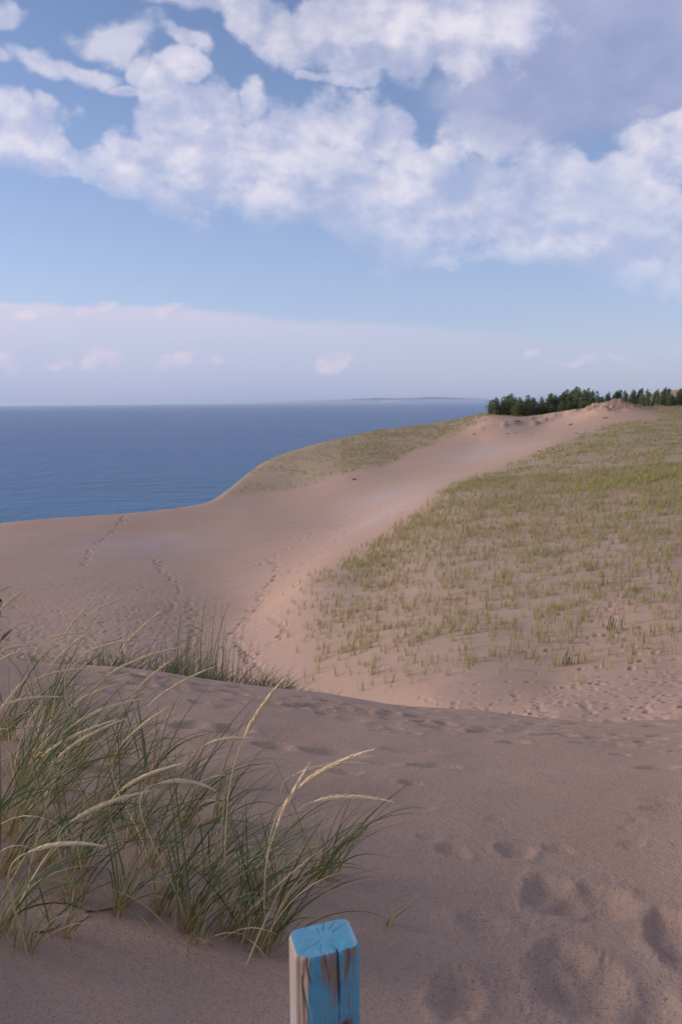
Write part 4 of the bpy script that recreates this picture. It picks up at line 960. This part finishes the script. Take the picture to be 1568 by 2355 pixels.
def paint_nodes(nt, b, top):
    tc = N(nt, 'ShaderNodeTexCoord'); P = tc.outputs['Object']
    mp = N(nt, 'ShaderNodeMapping'); L(nt, P, mp.inputs[0]); mp.inputs[3].default_value = (1, 1, 1) if top else (1, 1, .13)
    gr = noise(nt, mp.outputs[0], 110 if not top else 160, 4, .65, .4); wear = noise(nt, mp.outputs[0], 34 if not top else 40, 4, .6)
    wood = mixc(nt, gr, (0.15, 0.10, 0.075), (0.37, 0.27, 0.21))
    blue = mixc(nt, noise(nt, P, 60, 3), (0.075, 0.255, 0.375), (0.14, 0.40, 0.53))
    blue = mixc(nt, maprange(nt, noise(nt, P, 16, 3), .42, .68, 0, .6), blue, (0.14, 0.29, 0.38))
    sp = N(nt, 'ShaderNodeSeparateXYZ'); L(nt, P, sp.inputs[0])
    if top:
        f = maprange(nt, wear, .62, .72, 0, .6)
        edge = maprange(nt, sp.outputs[0], .036, .045, 0, .75); f = math_n(nt, 'MAXIMUM', f, math_n(nt, 'MULTIPLY', edge, maprange(nt, gr, .3, .6)))
        c = mixc(nt, f, blue, (0.42, 0.38, 0.37))
    else:
        leftw = maprange(nt, sp.outputs[0], -.018, -.036, 0, .20)              # paint gone from the weather side
        topw = math_n(nt, 'ADD', maprange(nt, sp.outputs[2], POST_H - .07, POST_H - .02, 0, .095), maprange(nt, noise(nt, P, 9, 2), .5, .7, 0, .08))
        f = maprange(nt, math_n(nt, 'ADD', math_n(nt, 'ADD', wear, leftw), topw), .57, .645)
        c = mixc(nt, f, blue, wood)
        c = mixc(nt, maprange(nt, sp.outputs[0], -.0405, -.046, 0, .5), c, (0.42, 0.35, 0.32))
    L(nt, c, b.inputs['Base Color']); b.inputs['Roughness'].default_value = .62; b.inputs['Specular IOR Level'].default_value = .3
    bump(nt, gr, .5, .0012, b)
def post_mat():
    m, nt, b = new_mat('flaking_blue_paint'); paint_nodes(nt, b, False); return m
def top_mat():
    m, nt, b = new_mat('painted_end_grain'); paint_nodes(nt, b, True); return m
build_post()

# ------------------------------------------------------------------ a walker in the bowl, half out of the frame
def build_person():
    x, y, z, r = ground(-1.0, 1418, rmin=30); root = empty('person', (x, y, z)); root.rotation_euler.z = math.radians(25)
    tag(root, 'person in navy shirt and pale shorts walking on the sand at the left edge', 'person')
    def flat(n, c):
        m, nt, b = new_mat(n); b.inputs['Base Color'].default_value = (*c, 1); b.inputs['Roughness'].default_value = .8; return m
    def skin(name, joints, bones, mat, parent, sub=2):
        me = bpy.data.meshes.new(name); me.from_pydata([j[:3] for j in joints], bones, []); me.materials.append(mat); o = obj(name, me, parent)
        sk = o.modifiers.new('skin', 'SKIN'); sk.use_smooth_shade = True
        for i, j in enumerate(joints): me.skin_vertices[0].data[i].radius = (j[3], j[4] if len(j) > 4 else j[3])
        me.skin_vertices[0].data[0].use_root = True
        s = o.modifiers.new('sub', 'SUBSURF'); s.levels = s.render_levels = sub; return o
    sk_m = flat('skin', (.36, .2, .14)); sh = flat('navy_cloth', (.02, .025, .06)); pa = flat('pale_cloth', (.42, .45, .5)); ha = flat('red_brown_cap', (.12, .03, .03)); so = flat('shoe', (.05, .05, .05))
    J = [(0,0,.95,.13,.10), (0,0,1.15,.12,.09), (0,0,1.38,.16,.10), (0,0,1.50,.06), (0,-.01,1.58,.075,.085), (0,-.02,1.68,.085,.095),
         (.18,0,1.41,.06), (.24,.03,1.15,.045), (.22,-.10,.93,.034), (.215,-.14,.85,.03), (-.18,0,1.41,.06), (-.24,-.02,1.15,.045), (-.22,.08,.93,.034), (-.215,.10,.85,.03),
         (.09,-.01,.88,.085), (.10,-.14,.50,.06), (.10,-.06,.10,.042), (.10,-.20,.04,.035), (-.09,.01,.88,.085), (-.10,.08,.48,.06), (-.10,.26,.14,.042), (-.10,.16,.04,.035)]
    B = [(0,1),(1,2),(2,3),(3,4),(4,5),(2,6),(6,7),(7,8),(8,9),(2,10),(10,11),(11,12),(12,13),(0,14),(14,15),(15,16),(16,17),(0,18),(18,19),(19,20),(20,21)]
    skin('body', J, B, sk_m, root)
    skin('shirt', [(0,0,.92,.155,.125), (0,0,1.15,.145,.115), (0,0,1.40,.175,.12), (0,0,1.47,.08), (.185,0,1.42,.078), (.235,.02,1.2,.062), (-.185,0,1.42,.078), (-.235,-.01,1.2,.062)], [(0,1),(1,2),(2,3),(2,4),(4,5),(2,6),(6,7)], sh, root)
    skin('shorts', [(0,0,.97,.15,.12), (0,0,.90,.15,.12), (.095,-.02,.82,.10), (.105,-.12,.56,.085), (-.095,.02,.82,.10), (-.105,.07,.55,.085)], [(0,1),(1,2),(2,3),(1,4),(4,5)], pa, root)
    skin('cap', [(0,-.02,1.70,.098,.105), (0,-.02,1.76,.08,.085), (0,-.14,1.71,.06,.02)], [(0,1),(0,2)], ha, root)
    for s, yy in ((.10, -.13), (-.10, .22)): skin('shoe', [(s, yy + .07, .06 if yy < 0 else .13, .045), (s, yy - .09, .04, .04)], [(0, 1)], so, root, 1)
build_person()
